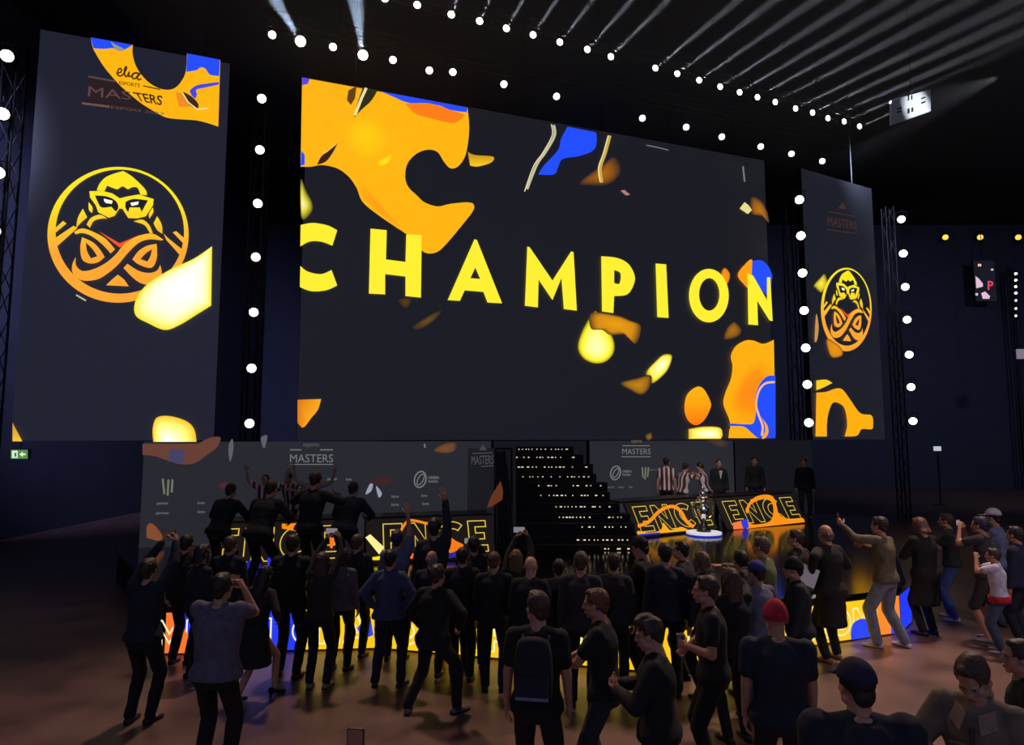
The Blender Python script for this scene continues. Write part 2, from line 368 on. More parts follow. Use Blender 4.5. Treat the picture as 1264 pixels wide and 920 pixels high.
A.make('foil_edge', left, [spline(conv2([(880,520),(960,560),(1015,620),(1010,660),(950,640),(910,590)]))], (58,40,30))
A.make('foil_edge', left, stroke(conv2([(878,525),(930,610),(1010,672),(1100,660)]), 1.6), (250,220,150))
A.make('foil_edge', left, [conv2([(820,525),(870,530),(930,620),(940,650),(850,650)])], (240,140,30))
# lettering of the banner
def font_polys(txt, size=1.0, shear=0., space=1.0, bold=0.):
    cu = bpy.data.curves.new('t', 'FONT'); cu.body = txt; cu.size = size; cu.shear = shear; cu.space_character = space; cu.offset = bold; cu.resolution_u = 3
    o = bpy.data.objects.new('t', cu); COL.objects.link(o); bpy.context.view_layer.update()
    me = bpy.data.meshes.new_from_object(o.evaluated_get(bpy.context.evaluated_depsgraph_get()))
    v = [(p.co.x, p.co.y) for p in me.vertices]; out = [[v[i] for i in p.vertices] for p in me.polygons]
    bpy.data.objects.remove(o); bpy.data.curves.remove(cu); bpy.data.meshes.remove(me); return out
def text_box(txt, q, **k):
    """text stretched into the picture quad q: (top-left, top-right, bottom-right, bottom-left)"""
    P = font_polys(txt, **k); xs = [p[0] for f in P for p in f]; ys = [p[1] for f in P for p in f]
    x0, x1, y0, y1 = min(xs), max(xs), min(ys), max(ys); q = [np.array(p, float) for p in q]; out = []
    for f in P:
        g = []
        for x, y in f:
            u, v = (x-x0)/(x1-x0), (y-y0)/(y1-y0); g.append(tuple((q[3]*(1-u)+q[2]*u)*(1-v)+(q[0]*(1-u)+q[1]*u)*v))
        out.append(g)
    return out
DK = (70, 36, 10)
A.make('lettering', left, stroke(spline(conv2([(305,360),(345,350),(352,325),(335,318),(318,345),(325,378),(360,375),(395,320),(390,302),(378,330),(382,378),(400,385),(418,350),(415,385),(440,380),(470,355),(500,360),(455,360),(445,395),(470,405),(500,370),(515,360),(490,395),(500,415),(525,405)]), 4, False), 1.9), DK, 'small script lettering')
A.make('lettering', left, text_box('ESPORTS', conv2([(330,425),(512,450),(508,482),(335,455)]), bold=.01), DK)
A.make('lettering', left, stroke(conv2([(540,468),(690,500)]), 1.4), DK)
A.make('lettering', left, text_box('TERS', conv2([(445,520),(710,555),(700,640),(500,600)]), bold=.02), DK)
A.make('lettering', left, text_box('MAS', conv2([(70,470),(430,520),(440,590),(60,560)]), ), (92,66,66))
A.make('lettering', left, stroke(conv2([(65,388),(300,430)]), 2.2), (92,66,66))
A.make('lettering', left, stroke(conv2([(10,620),(250,650)]), 2.6), (110,80,74))
A.make('lettering', left, text_box('ESPOO 2023', conv2([(262,640),(720,700),(716,722),(262,664)])), (104,74,60))
# round emblem
def emblem(art, scr, cx, cy, rx, ry, dim=1.0):
    def cv(pts): return [(cx+(p[0]-442)/400*rx, cy+(p[1]-416)/385*ry, *p[2:]) for p in pts]
    def G(p):
        t = (p[1]-cy)/ry; a = (255, 232, 30); c = (255, 168, 48)
        k = min(1, max(0, (t+.45)/.7)); return tuple((a[i]+(c[i]-a[i])*k)*dim for i in range(3))
    def S(*pts): return spline(cv(pts), 5)
    class _E:
        def make(self, nm, sc_, polys, c, lab=None):
            for q in polys: art_.make(nm, sc_, [q], c, lab)
    art_, art = art, _E()
    ring = [ell_pts(442,416,400,385,72), ell_pts(452,398,364,352,72)[::-1]]
    art.make('emblem_ring', scr, [[cv(r) for r in ring]], G)
    # arms of the ring
    art.make('emblem_ring', scr, [cv([(84,380),(130,338),(150,352),(84,408)]), cv([(84,436),(190,365),(212,378),(90,488)]), cv([(752,402),(772,396),(822,440),(816,470)]), cv([(700,410),(722,432),(806,500),(800,540),(716,446)])], G)
    # hood and brow
    art.make('emblem_face', scr, [S((472,55,1),(520,85),(570,130),(600,165),(606,192,1),(570,190,1),(552,150),(520,148),(498,158),(468,142),(440,158),(415,152),(380,138,1),(366,168,1),(322,166,1),(336,130),(370,92),(420,70))], G, 'yellow hood of the emblem')
    art.make('emblem_face', scr, [cv([(280,170),(352,168),(410,182),(452,210),(492,200),(560,188),(644,214),(640,250),(600,312),(552,324),(500,322),(468,270),(450,268),(422,310),(390,320),(330,290),(316,250),(284,205)])], G, 'yellow brow mask of the emblem')
    dk = LEDBG
    art.make('emblem_eye', scr, [S((312,194,1),(380,200),(430,226),(444,262),(430,286,1),(404,258,1),(350,262),(328,232)), S((486,230,1),(530,214),(612,222,1),(590,262),(576,288,1),(566,262,1),(508,262,1),(500,290,1),(484,262))], dk, 'dark eye socket')
    art.make('emblem_eye', scr, [cv([(362,212),(412,224),(408,242),(376,238),(364,228)]), cv([(512,236),(560,228),(556,246),(520,254)])], WHT, 'white eye')
    art.make('emblem_face', scr, [S((276,232,1),(298,262),(296,294,1),(278,276)), S((640,262,1),(642,290),(620,326,1),(618,296)), S((244,270,1),(268,318,1),(230,352),(206,380,1),(216,320)), S((664,312,1),(690,360),(694,412,1),(664,390),(644,352,1))], G, 'yellow cheek marks of the emblem')
    art.make('emblem_face', scr, [S((265,360,1),(290,322),(340,304),(382,326,1),(350,326),(306,340),(284,378,1)), S((530,342,1),(580,332),(618,360),(640,408,1),(624,410,1),(596,366),(560,350))], G, 'cheek lines of the emblem')
    art.make('emblem_beard', scr, [cv([(334,398),(452,466),(566,418),(540,440),(452,490)])], (250, 84, 40), 'red mouth line of the emblem')
    # crossed moustache loops
    art.make('emblem_beard', scr, [S((194,402,1),(240,382),(300,400),(372,440),(426,500,1),(402,524,1),(352,470),(290,424),(240,408),(204,416,1)),
        S((700,446,1),(640,412),(560,424),(480,470),(430,530),(370,580),(300,614),(240,622),(206,590),(204,545,1),(184,590),(190,640),(240,676),(320,672),(380,640),(440,590),(500,520),(560,464),(620,444),(690,450,1)),
        S((496,582,1),(560,622),(620,634),(664,620),(682,588,1),(690,640),(660,690),(600,700),(540,672),(474,606,1)),
        S((442,644,1),(478,672),(504,710,1),(376,704,1),(406,674)),
        ], G, 'crossed golden loops of the emblem')
    lp = [S((240,432,1),(300,460),(340,500),(368,544,1),(330,574),(280,580),(240,556),(230,490)), S((262,462,1),(300,500),(326,540,1),(290,552,1),(268,510))]
    rp = [S((662,470,1),(664,540),(648,590),(620,606),(560,586),(524,558,1),(560,510),(610,480)), S((636,500,1),(626,540),(610,570,1),(570,556,1),(600,524))]
    art.make('emblem_beard', scr, [[lp[0], lp[1][::-1]], [rp[0], rp[1][::-1]]], G, 'two triangular openings of the emblem')
emblem(A, left, 50+442/4.6, 200+416/4.6, 400/4.6, 385/4.6)
A.glow('confetti', left, spline([(168,372),(182,352),(210,334),(240,320),(262,305,1),(261,378,1),(245,388),(222,402),(204,408),(184,400),(168,390)]), (255,255,250), (255,255,205), (226,210,10), .66, centre=(228,352), gain=1.25)
A.make('foil_edge', left, stroke([(95,365),(107,372)], 2), (190,180,150))
A.glow('confetti', left, spline([(190,546,1),(189,530),(194,516),(210,514),(230,520),(240,530),(243,546,1)]), (255,255,245), (255,246,120), (236,180,14), .62, centre=(206,545), gain=1.2)
A.make('confetti', left, [[(17,522),(29,545),(17,545)]], grad((525,(200,140,30)),(545,(250,200,60))))
# --- right wing
sr1 = RIGHT.st(1092, 540)[0]; ztr = RIGHT.st(1003, 212)[1]
right, A = led_panel('led_screen', RIGHT, 0.0, sr1, 2.93, ztr, .22, 'right wing screen with the smaller round golden emblem', (28, 30, 40), cables=2, rows=9, cols=6)
A.glow('confetti', right, spline([(1004,352),(1012,343),(1018,338),(1022,352),(1014,362),(1006,356)]), (255,240,80), (226,200,40), LEDBG, .6)
emblem(A, right, 1044.3, 382.3, 31.3, 51.5)
A.glow('confetti', right, spline([(1018,419),(1030,424),(1038,432),(1038,440),(1024,441)]), (240,150,20), (220,140,20), LEDBG, .75)
A.make('foil_edge', right, [spline([(1006,388),(1009,404),(1007,420),(1004,420)])], (200,150,80))
A.make('confetti', right, [spline([(1006,470,1),(1018,469),(1026,473,1),(1014,479),(1006,482,1)])], (255,206,30))
A.make('paint_splash', right, [spline([(1006,485,1),(1018,484),(1030,480),(1038,481),(1046,491),(1060,510),(1074,513),(1076,524),(1074,530),(1062,530),(1056,538),(1041,539,1),(1044,524),(1041,505),(1034,498),(1026,498),(1021,510),(1019,524),(1019,539,1),(1005,539,1)])], (255,176,14), 'orange paint arch')
A.make('lettering', right, text_box('MASTERS', [(1020,268),(1056,274),(1056,284),(1020,279)]), (72,46,42))
A.make('lettering', right, stroke([(1021,262),(1054,268)], 1) + stroke([(1019,284),(1056,289)], 1), (72,46,42))
A.make('lettering', right, [[(1033,258),(1038,250),(1043,259)]], (66,46,42))
# ------------------------------------------------------------------ lower LED walls behind the stage
DZ = .65
LB = (38, 39, 45)
GR = (112, 112, 112)
def low_panel(x0, x1, label, bg, n):
    s0, s1 = LOW.st(x0, 590)[0], LOW.st(x1, 590)[0]
    return led_panel('led_wall', LOW, s0, s1, 0.0, 2.9, .3, label, bg, 0, 3, n)
lw, A = low_panel(176, 606, 'long grey lit wall behind the left desks, sponsor marks on it', LB, 14)
A.make('paint_splash', lw, [spline([(176,548,1),(245,548,1),(258,541),(272,540),(268,552),(255,562),(240,572),(222,573),(205,568),(190,563),(176,562,1)])], lambda p: (104,62,50), 'dull orange paint stain')
A.make('paint_splash', lw, [[(209,555),(228,555),(226,572),(208,570)]], (66,64,100), 'dull blue patch in the stain')
A.make('paint_splash', lw, [spline([(181,650,1),(186,646),(194,652),(204,668),(196,668),(181,664,1)])], (130,74,44), 'small orange paint stain')
A.make('claw_mark', lw, stroke([(201,591),(203,610)], 2.4)+stroke([(208,592),(207,612)], 2.4)+stroke([(213,592),(212,608)], 2.4), (110,116,96))
A.make('foil_edge', lw, [spline([(282,552),(287,542),(288,556),(284,570)]), spline([(322,541),(330,538),(326,554)])], (92,92,96))
A.make('lettering', lw, text_box('MASTERS', [(358,561),(411,561),(411,571),(358,571)]), GR)
A.make('lettering', lw, stroke([(358,555.5),(372,555.5)], 1.4)+stroke([(395,555.5),(411,555.5)], 1.4)+stroke([(358,573.5),(411,573.5)], 1), GR)
A.make('lettering', lw, text_box('esports', [(374,547),(394,547),(394,553),(374,553)]), (90,90,92))
def oval_logo(art, scr, cx, cy, k):
    art.make('oval_mark', scr, stroke(ell_pts(cx, cy, 7*k, 10*k, 28, .25), 1.7*k, True)+stroke(ell_pts(cx+.5*k, cy, 3.2*k, 7.4*k, 24, .5), 1.3*k, True), GR)
    art.make('lettering', scr, text_box('GREEN', [(cx+10*k,cy-4*k),(cx+23*k,cy-4*k),(cx+23*k,cy-.5*k),(cx+10*k,cy-.5*k)], bold=.02)+text_box('PANDA', [(cx+10*k,cy+1*k),(cx+22*k,cy+1*k),(cx+22*k,cy+4*k),(cx+10*k,cy+4*k)], bold=.02), GR)
oval_logo(A, lw, 518.5, 592, 1.0)
for x, y, w in ((194,622,14),(193,634,16),(244,621,9),(244,632,9),(404,592,12),(427,592,7),(483,613,9),(520,612,7),(483,623,9),(521,622,8)):
    A.make('lettering', lw, text_box('partner' if w > 10 else 'logo', [(x,y-2),(x+w,y-2),(x+w,y+2),(x,y+2)], bold=.02), (105,105,106))
A.make('foil_edge', lw, [spline([(451,610),(456,598),(460,597),(458,606)]), spline([(464,600),(471,609),(467,614)])], (150,155,170), 'white foil pieces')
A.glow('paint_splash', lw, spline([(454,594),(465,587),(480,588),(488,594),(480,600),(462,598)]), (70,34,34), (58,34,36), LB, .6)
A.glow('paint_splash', lw, spline([(268,600),(274,595),(284,596),(286,602),(276,605)]), (96,36,50), (70,36,44), LB, .6)
A.glow('paint_splash', lw, spline([(534,556),(546,548),(562,546),(562,556),(552,560),(540,559)]), (120,76,36), (104,68,36), LB, .7)
A.make('foil_edge', lw, stroke([(523.5,548),(524,553)], 2), (110,110,112))
rw, A = low_panel(728, 906, 'grey lit wall behind the right desks and the suited man', LB, 6)
A.make('lettering', rw, text_box('MASTERS', [(768,554),(803,554),(803,561),(768,561)]), GR)
A.make('lettering', rw, stroke([(768,550.5),(802,550.5)], 1)+stroke([(767,564),(803,564)], 1), GR)
A.make('lettering', rw, text_box('esports', [(779,543),(792,543),(792,548),(779,548)]), (120,96,76))
oval_logo(A, rw, 759.5, 584, .85)
A.make('claw_mark', rw, stroke([(792.5,577),(793.5,590)], 1.6)+stroke([(796.5,577),(796,592)], 1.6)+stroke([(800,577),(799,589)], 1.6), (110,116,96))
A.make('lettering', rw, text_box('partner', [(748,601),(758,600),(758,603),(748,604)])+text_box('logo', [(763,600),(770,600),(770,603),(763,603)])+text_box('logo', [(776,600),(781,600),(781,603),(776,603)]), (105,105,106))
A.make('lettering', rw, text_box('partner', [(801,579),(818,579),(818,582),(801,582)]), (90,90,92))
A.glow('confetti', rw, spline([(796,538),(803,534),(805,541),(799,544)]), (150,100,20), (110,76,24), LB, .6)
A.glow('paint_splash', rw, spline([(872,544),(885,542),(898,545),(896,552),(884,552)]), (80,56,48), (64,48,44), LB, .6)
dkw, A = low_panel(908, 1003, 'unlit black wall at the right end of the stage', (20, 20, 26), 3)
mk, A = low_panel(609, 724, 'black wall behind the stepped light tower', (18, 18, 23), 4)
# narrow return panel with the small logo
cp0, cp1 = at_y(578, 600, 15.2), at_y(610, 600, 15.3)
CP = Plane([cp0[0], cp0[1], 0], [cp1[0]-cp0[0], cp1[1]-cp0[1], 0], [0, 0, 1])
cpn, A = led_panel('led_banner', CP, 0, float(np.linalg.norm((cp1-cp0)[:2])), DZ, 2.75, .1, 'narrow dark banner screen at the right end of the left desks', (24, 24, 30), 0, 4, 1)
A.make('lettering', cpn, text_box('MASTERS', [(582,563),(609,562),(609,573),(582,574)])+stroke([(583,560),(608,559)], 1)+stroke([(594,576),(609,575)], 1), (76,76,78))
A.make('lettering', cpn, [[(591,556),(596,549),(601,556)]], (66,66,70))
# ------------------------------------------------------------------ stage
fA, fB, fC, fD, fE = at_z(205, 807), at_z(470, 800), at_z(790, 828), at_z(1108, 781), at_z(1121, 768)
bR = LOW.at(LOW.st(1010, 540)[0], 0, .02); bL = LOW.at(LOW.st(150, 540)[0], 0, .02)
sE = LOW.at(LOW.st(1010, 600)[0], 0, 1.6)
outline = [fA, fB, fC, fD, fE, np.array([sE[0]+.6, sE[1], 0]), bR, bL]
stage = thing('stage_platform', 'long low black stage with a glossy deck running below the big screen', 'stage', tuple(fC))
n = len(outline); m = MB(); sc_ = sum(outline)/n; og = np.array(fC)
ins = [p + (sc_-p)/np.linalg.norm(sc_-p)*.06 for p in outline]
m.add([(*p[:2], 0) for p in (q-og for q in ins)]+[(*p[:2], DZ-.05) for p in (q-og for q in ins)], [(i, (i+1) % n, n+(i+1) % n, n+i) for i in range(n)]); m.build('skirt', M_SKIRT, stage)
m = MB(); m.add([(*(p-og)[:2], DZ-.05) for p in outline]+[(*(p-og)[:2], DZ) for p in outline], [(i, (i+1) % n, n+(i+1) % n, n+i) for i in range(n)]+[tuple(range(n, 2*n)), tuple(range(n-1, -1, -1))]); m.build('deck', M_DECK, stage)
# outlined block letters -------------------------------------------------------
def arc(cx, cy, rx, ry, a0, a1, n=14): return [(cx+rx*math.cos(math.radians(a0+(a1-a0)*i/n)), cy+ry*math.sin(math.radians(a0+(a1-a0)*i/n))) for i in range(n+1)]
GLY = {
 'E': ([[(0,0),(.62,0),(.62,.2),(.24,.2),(.24,.4),(.54,.4),(.54,.6),(.24,.6),(.24,.8),(.62,.8),(.62,1),(0,1)]], .62),
 'N': ([[(0,0),(.22,0),(.22,.58),(.58,0),(.8,0),(.8,1),(.58,1),(.58,.42),(.22,1),(0,1)]], .8),
 'C': ([arc(.5,.5,.5,.5,48,312,22)+arc(.5,.5,.27,.27,312,48,18)], .85),
 'H': ([[(0,0),(.22,0),(.22,.38),(.56,.38),(.56,0),(.78,0),(.78,1),(.56,1),(.56,.6),(.22,.6),(.22,1),(0,1)]], .78),
 'A': ([[(0,0),(.22,0),(.29,.2),(.59,.2),(.66,0),(.88,0),(.56,1),(.32,1)], [(.36,.38),(.52,.38),(.44,.68)]], .88),
 'M': ([[(0,0),(.2,0),(.2,.6),(.47,.15),(.74,.6),(.74,0),(.94,0),(.94,1),(.76,1),(.47,.5),(.18,1),(0,1)]], .94),
 'P': ([[(0,0),(.22,0),(.22,.36)]+arc(.36,.68,.3,.32,-90,90,10)+[(0,1)], [(.22,.55)]+arc(.34,.68,.12,.13,-90,90,8)+[(.22,.81)]], .66),
 'I': ([[(0,0),(.22,0),(.22,1),(0,1)]], .22),
 'O': ([arc(.5,.5,.5,.5,0,360,26)[:-1], arc(.5,.5,.27,.27,0,360,20)[:-1]], 1.0)}
def word_outline(art, scr, txt, s0, b0, hgt, w, col, gap=.16, fit=None, skip=''):
    """outlined letters from (s0, b0); each one a part. fit: total width"""
    wid = [GLY[c][1]*hgt if c != ' ' else .5*hgt for c in txt]; k = 1.0
    tot = sum(wid)+gap*hgt*(len(txt)-1)
    if fit: k = fit/tot
    x = s0
    for c, wd in zip(txt, wid):
        if c != ' ':
            q = []
            for loop in GLY[c][0]: q += stroke([(x+p[0]*hgt*k, b0+p[1]*hgt) for p in loop], w, True)
            art.make('letter', scr, q, col, 'outlined letter '+c)
        x += (wd+gap*hgt)*k
    return x
# LED ribbon on the stage front -------------------------------------------------
def ribbon(p, q, label, cols, txt, s_from_right):
    p, q = np.array(p), np.array(q); d = (q-p)/np.linalg.norm(q-p); p = p+d*(.04 if p is not None and abs(p[0]-fB[0]) < 1e-6 else 0); q = q-d*(.04 if abs(q[0]-fB[0]) < 1e-6 else 0); Ln = float(np.linalg.norm((q-p)[:2]))
    pl0 = Plane(p, d, [0, 0, 1]); pl = Plane(p+pl0.n*.05, d, [0, 0, 1]); o = thing('led_ribbon', label, 'screen', tuple(pl.at(Ln/2, 0))); org = np.array(o.location)
    m = MB(); m.slab([pl.at(0, .015)-org, pl.at(Ln, .015)-org, pl.at(Ln, .57)-org, pl.at(0, .57)-org], -pl.n*.045); m.build('cabinet', M_PLASTIC, o)
    a = Art(pl, lambda s, t: (s, t), org)
    for s0, s1, c in cols: a.make('display', o, [[(s0*Ln, .02), (s1*Ln, .02), (s1*Ln, .565), (s0*Ln, .565)]], c)
    if txt:
        wid = sum(GLY[c][1]*.36+.06 if c != ' ' else .24 for c in txt)
        word_outline(a, o, txt, Ln-wid-s_from_right, .1, .36, .022, (255, 246, 190), gap=.166)
    return o, a, pl, Ln
RY = (255, 206, 16)
r1, a1, p1, L1 = ribbon(fA, fB, 'left lit ribbon along the stage foot, mostly blue', [(0,.05,(255,120,50)),(.05,.62,(36,60,250)),(.62,1,RY)], 'MPION CHA', .1)
a1.make('paint_streak', r1, [[(.12,.02),(.62,.02),(.5,.2),(.28,.3),(.18,.56),(.1,.56)]], (250,120,40), 'orange streak')
a1.make('paint_streak', r1, [[(L1*.9,.3),(L1*.96,.5),(L1*.98,.2),(L1*.93,.15)]], (50,70,240), 'blue streak')
r2, a2, p2, L2 = ribbon(fB, fC, 'middle lit ribbon along the stage foot, plain yellow', [(0,1,RY)], 'ION CHAMPIO', .05)
r3, a3, p3, L3 = ribbon(fC, fD, 'right lit ribbon along the stage foot reading ON', [(0,.9,(255,204,24)),(.9,1,(255,140,40))], 'N CHAMPION', .62)
a3.make('paint_splash', r3, [spline([(L3*.775,.02,1),(L3*.86,.02,1),(L3*.855,.22),(L3*.83,.3),(L3*.79,.26),(L3*.775,.14)])], (40,70,250), 'blue paint blob')
a3.make('paint_splash', r3, [spline([(L3*.95,.02,1),(L3*.99,.02,1),(L3*.985,.2),(L3*.96,.3)])], (60,70,240), 'blue paint blob by the corner')
r4, a4, p4, L4 = ribbon(fD, fE, 'short blue lit end of the stage ribbon', [(0,1,(34,60,250))], '', 0)
# ------------------------------------------------------------------ desks
def desk(x0, y0, x1, y1, label, hh=.86, tilt=30, word=None):
    a, bq = at_z(x0, y0, DZ), at_z(x1, y1, DZ); s = bq-a; Ln = float(np.linalg.norm(s)); s = s/Ln; nn = np.array([s[1], -s[0], 0])
    t = -nn*math.sin(math.radians(tilt))+np.array([0, 0, math.cos(math.radians(tilt))])
    pl = Plane(a+np.array([0, 0, .028]), s, t); o = thing('player_desk', label, 'desk', tuple(a+s*Ln/2)); org = np.array(o.location)
    pl.o = pl.o; q = [pl.at(0, 0)-org, pl.at(Ln, 0)-org, pl.at(Ln, hh)-org, pl.at(0, hh)-org]
    m = MB(); m.slab(q, -pl.n*.04); m.build('front_panel', M_PLASTIC, o)
    m = MB(); p0, p1 = pl.at(-.04, hh)-org, pl.at(Ln+.04, hh)-org; back = -nn*.72
    m.slab([p0, p1, p1+np.array([0, 0, .04]), p0+np.array([0, 0, .04])], back); m.build('desktop', M_PLASTIC, o)
    zt_ = p0[2]
    for sx in (.05, Ln-.08):
        m = MB(); c = pl.at(sx, hh)-org-nn*.62; m.box((c[0]-.03, c[1]-.03, 0.001), (c[0]+.03, c[1]+.03, zt_)); m.build('leg', M_BLACK, o)
    for k in range(max(2, int(Ln/1.1))):      # low monitors facing the players
        sx = (k+.5)/max(2, int(Ln/1.1))*Ln
    art = Art(pl, lambda u, v: (u, v), org); px = Art(pl, None, org)
    art.make('display', o, [[(0, 0), (Ln, 0), (Ln, hh), (0, hh)]], (26, 20, 16))
    px.k = 6
    if word:
        for (wx0, wx1, yb) in word:
            s0, _ = pl.st(wx0, yb); s1, _ = pl.st(wx1, yb); word_outline(art, o, 'ENCE', s0, hh*.13, hh*.74, .02, (226, 196, 70), gap=.2, fit=s1-s0)
            art.k = 1
    px.k = 4
    return o, px, pl, Ln
d1, D, _, _ = desk(256, 706, 425, 698, 'leftmost desk on the stage, outlined letters on its dark front', word=[(262,416,698)])
D.make('paint_splash', d1, [[(348,647),(379,646),(379,654),(364,656),(348,653)]], (250,140,16), 'orange paint bar')
D.make('paint_splash', d1, [[(407,663),(414,667),(410,678),(407,676)]], (250,120,30))
D.make('paint_splash', d1, [spline([(305,694),(318,692),(322,700),(314,704),(304,703)])], (30,34,170), 'blue paint patch')
D.make('paint_splash', d1, [[(330,690),(336,688),(336,700),(330,703)]], (40,50,220), 'blue paint sliver')
D.make('paint_splash', d1, [[(262,668),(268,668),(268,675),(263,676)]], (230,120,20), 'orange paint dab')
d2, D, _, _ = desk(452, 697, 612, 689, 'desk in front of the grey wall with an orange and white splash over its letters', word=[(474,604,690)])
D.make('paint_splash', d2, [[(451,664),(457,660),(474,676),(468,685)]], (255,240,150), 'pale yellow paint stroke')
D.make('paint_splash', d2, [[(455,689),(469,687),(469,692),(455,692)]], (255,226,10), 'yellow paint dab')
D.make('paint_splash', d2, stroke(spline([(494,657),(503,644),(515,644),(530,648)], 5, False), [3]*15+[5]), (250,140,20), 'orange paint stroke')
D.make('paint_splash', d2, [spline([(550,686),(556,676),(553,662),(562,668),(572,674),(562,681)])], (250,120,20), 'orange paint leaf')
D.make('paint_splash', d2, [[(505,684),(518,684),(518,690),(505,690)]], (250,120,20), 'orange paint dab')
D.make('paint_splash', d2, [[(552,684),(566,681),(564,688),(552,690)]], (40,40,150), 'blue paint dab')
d3, D, _, _ = desk(786, 665, 886, 654, 'desk on the right of the stage with an orange paint wave, behind the trophy', word=[(792,884,657)])
D.make('paint_splash', d3, stroke(spline([(787,650),(800,645),(812,633),(822,627),(832,626),(840,632),(847,644),(856,651)], 5, False), 4.2), (255,146,14), 'orange paint wave')
D.make('paint_splash', d3, [spline([(787,656),(800,658),(815,655),(818,646),(822,650),(828,655),(840,651),(848,654),(848,655.5),(800,660),(788,661)])], (255,170,10), 'yellow paint pool')
D.make('paint_splash', d3, [[(788,660),(814,657.5),(814,659.5),(788,662)]], (30,50,200), 'blue paint edge')
d4, D, _, _ = desk(898, 655, 995, 646, 'rightmost desk on the stage with an orange paint frame on its front', word=[(903,992,647)])
D.make('paint_splash', d4, [spline([(921,653,1),(993,645,1),(990,640),(975,641),(962,636),(958,624),(954,614),(946,611),(934,613),(925,620),(920,630),(923,634),(926,624),(936,618),(946,617),(953,622),(954,636),(948,645),(930,648),(922,645)])], (255,146,14), 'orange paint frame')
D.make('paint_splash', d4, [[(904,646),(916,643),(919,653),(905,654)]], (250,120,60), 'orange paint corner')
D.make('paint_splash', d4, [[(914,644),(922,640),(924,652),(917,653)]], (40,60,220), 'blue paint corner')
# ------------------------------------------------------------------ stepped tower with rows of tiny lights
rowsy = [(555,640,700),(565,637,712),(577,639,724),(589,645,728),(600,660,742),(612,667,745),(626,677,757),(639,690,770),(651,718,775),(667,712,777),(680,742,780)]
tower = thing('stair_riser', 'dark stepped riser dotted with rows of tiny white lights between the desks', 'stairs', tuple(at_z(705, 690, DZ+.002)))
og = np.array(tower.location)
M_DOT = mat('step_light', (255, 235, 200), .4, noise=0, emit=(255, 226, 180), estr=.9)
Ys = np.linspace(17.0, 14.2, len(rowsy)); prev = None
for i, (py, x0, x1) in enumerate(rowsy):
    Y = Ys[i]; z = max(DZ+.035, float(at_y(700, py, Y)[2])); xl = float(at_y(637, py, Y)[0]); xr = float(at_y(x1+8, py, Y)[0]); dY = .3
    m = MB(); m.box((xl-og[0], Y-og[1], 0.0), (xr-og[0], Y+dY-.004-og[1], z+.07-DZ)); st = m.build('step', M_SKIRT, tower)
    m = MB(); x = x0
    while x < x1:
        if random.random() < .68:
            w = random.choice([1.2, 1.6, 2.4, 3.5]); p = at_y(x, py, Y); m.box((p[0]-og[0], Y-og[1]-.012, z-DZ-.010), (p[0]-og[0]+w*Y/F*.8, Y-og[1]-.001, z-DZ+.014))
        x += random.uniform(3.2, 6.5)
    dd = m.build('light_dot', M_DOT, st); dd['kind'] = 'stuff'
# grey crumpled drape beside it
m = MB(); pts = []
dr = thing('stage_drape', 'crumpled dark grey drape with an orange patch beside the stepped riser', 'drape', tuple(at_y(621, 690, 14.5)*np.array([1, 1, 0])+np.array([0, 0, DZ+.002])))
og = np.array(dr.location); cols_, rows_ = 14, 16; V = []; Fq = []
for j in range(rows_+1):
    for i in range(cols_+1):
        t = j/rows_; wv = .36-.12*t; x = (i/cols_-.5)*wv+.12*(.5-t)
        V.append((x, .10*math.sin(i*1.9+t*5)+.05*math.sin(i*3.1+j), .012+t*2.05))
for j in range(rows_):
    for i in range(cols_): k = j*(cols_+1)+i; Fq.append((k, k+1, k+cols_+2, k+cols_+1))
m.add(V, Fq); cl = m.build('cloth', mat('drape_cloth', (78, 78, 84), .8, 0, .3, 9), dr, True); sm = cl.modifiers.new('s', 'SOLIDIFY'); sm.thickness = .02
m = MB()
for k in (0, 1): m.tube((-.18+.36*k, .18, 0), (-.18+.36*k, .18, 2.1), .02)
m.tube((-.18, .18, 2.1), (.18, .18, 2.1), .02); m.build('frame', M_BLACK, dr)
pd = Plane(np.array([og[0], og[1]-.22, 0]), [1, 0, 0], [0, 0, 1]); ad = Art(pd, None, og)
q = [ad.p.at(*ad.p.st(*p))-og for p in ((601,627),(606,613),(618,594),(621,607),(620,617),(608,625))]
m = MB(); m.add(list(q)+[p+np.array([0, .02, 0]) for p in q], [tuple(range(6))[::-1], tuple(range(6, 12))]+[(i, (i+1) % 6, 6+(i+1) % 6, 6+i) for i in range(6)]); m.build('fabric_patch', mat('patch_orange', (170, 92, 48), .8, emit=(120, 62, 36), estr=.6), dr)  # patch is no lamp; its glow is put into the orange colour
# ------------------------------------------------------------------ spotlights
def make_spot(name, rl, glow):
    """origin at the lens; the lens looks along -Y"""
    o = bpy.data.objects.new(name, None); COL.objects.link(o)
    m = MB(); prof = [(.0, 1.12), (.1, 1.15), (.35, 1.0), (.9, .95), (1.6, .8), (1.9, .5)]
    m.loft([[Vector((math.cos(t)*rl*k, y*rl*1.6+.004, math.sin(t)*rl*k)) for t in np.linspace(0, 2*math.pi, 16, endpoint=False)] for y, k in prof]); m.build('housing', M_BLACK, o, True)
    m = MB(); m.ell((0, 0, 0), (rl, rl*.35, rl), n=18, m=8); m.build('lens', glow, o, True)
    m = MB(); w = rl*1.3
    for s in (-1, 1): m.box((s*w-.008, rl*.8-.02, -.02), (s*w+.008, rl*.8+.02, rl*2.1))
    m.box((-w-.008, rl*.8-.02, rl*2.1), (w+.008, rl*.8+.02, rl*2.1+.016)); m.tube((0, rl*.8, rl*2.1), (0, rl*.8, rl*2.1+.12), .014, n=8); m.build('yoke', M_BLACK, o)
    return o
SP = {}
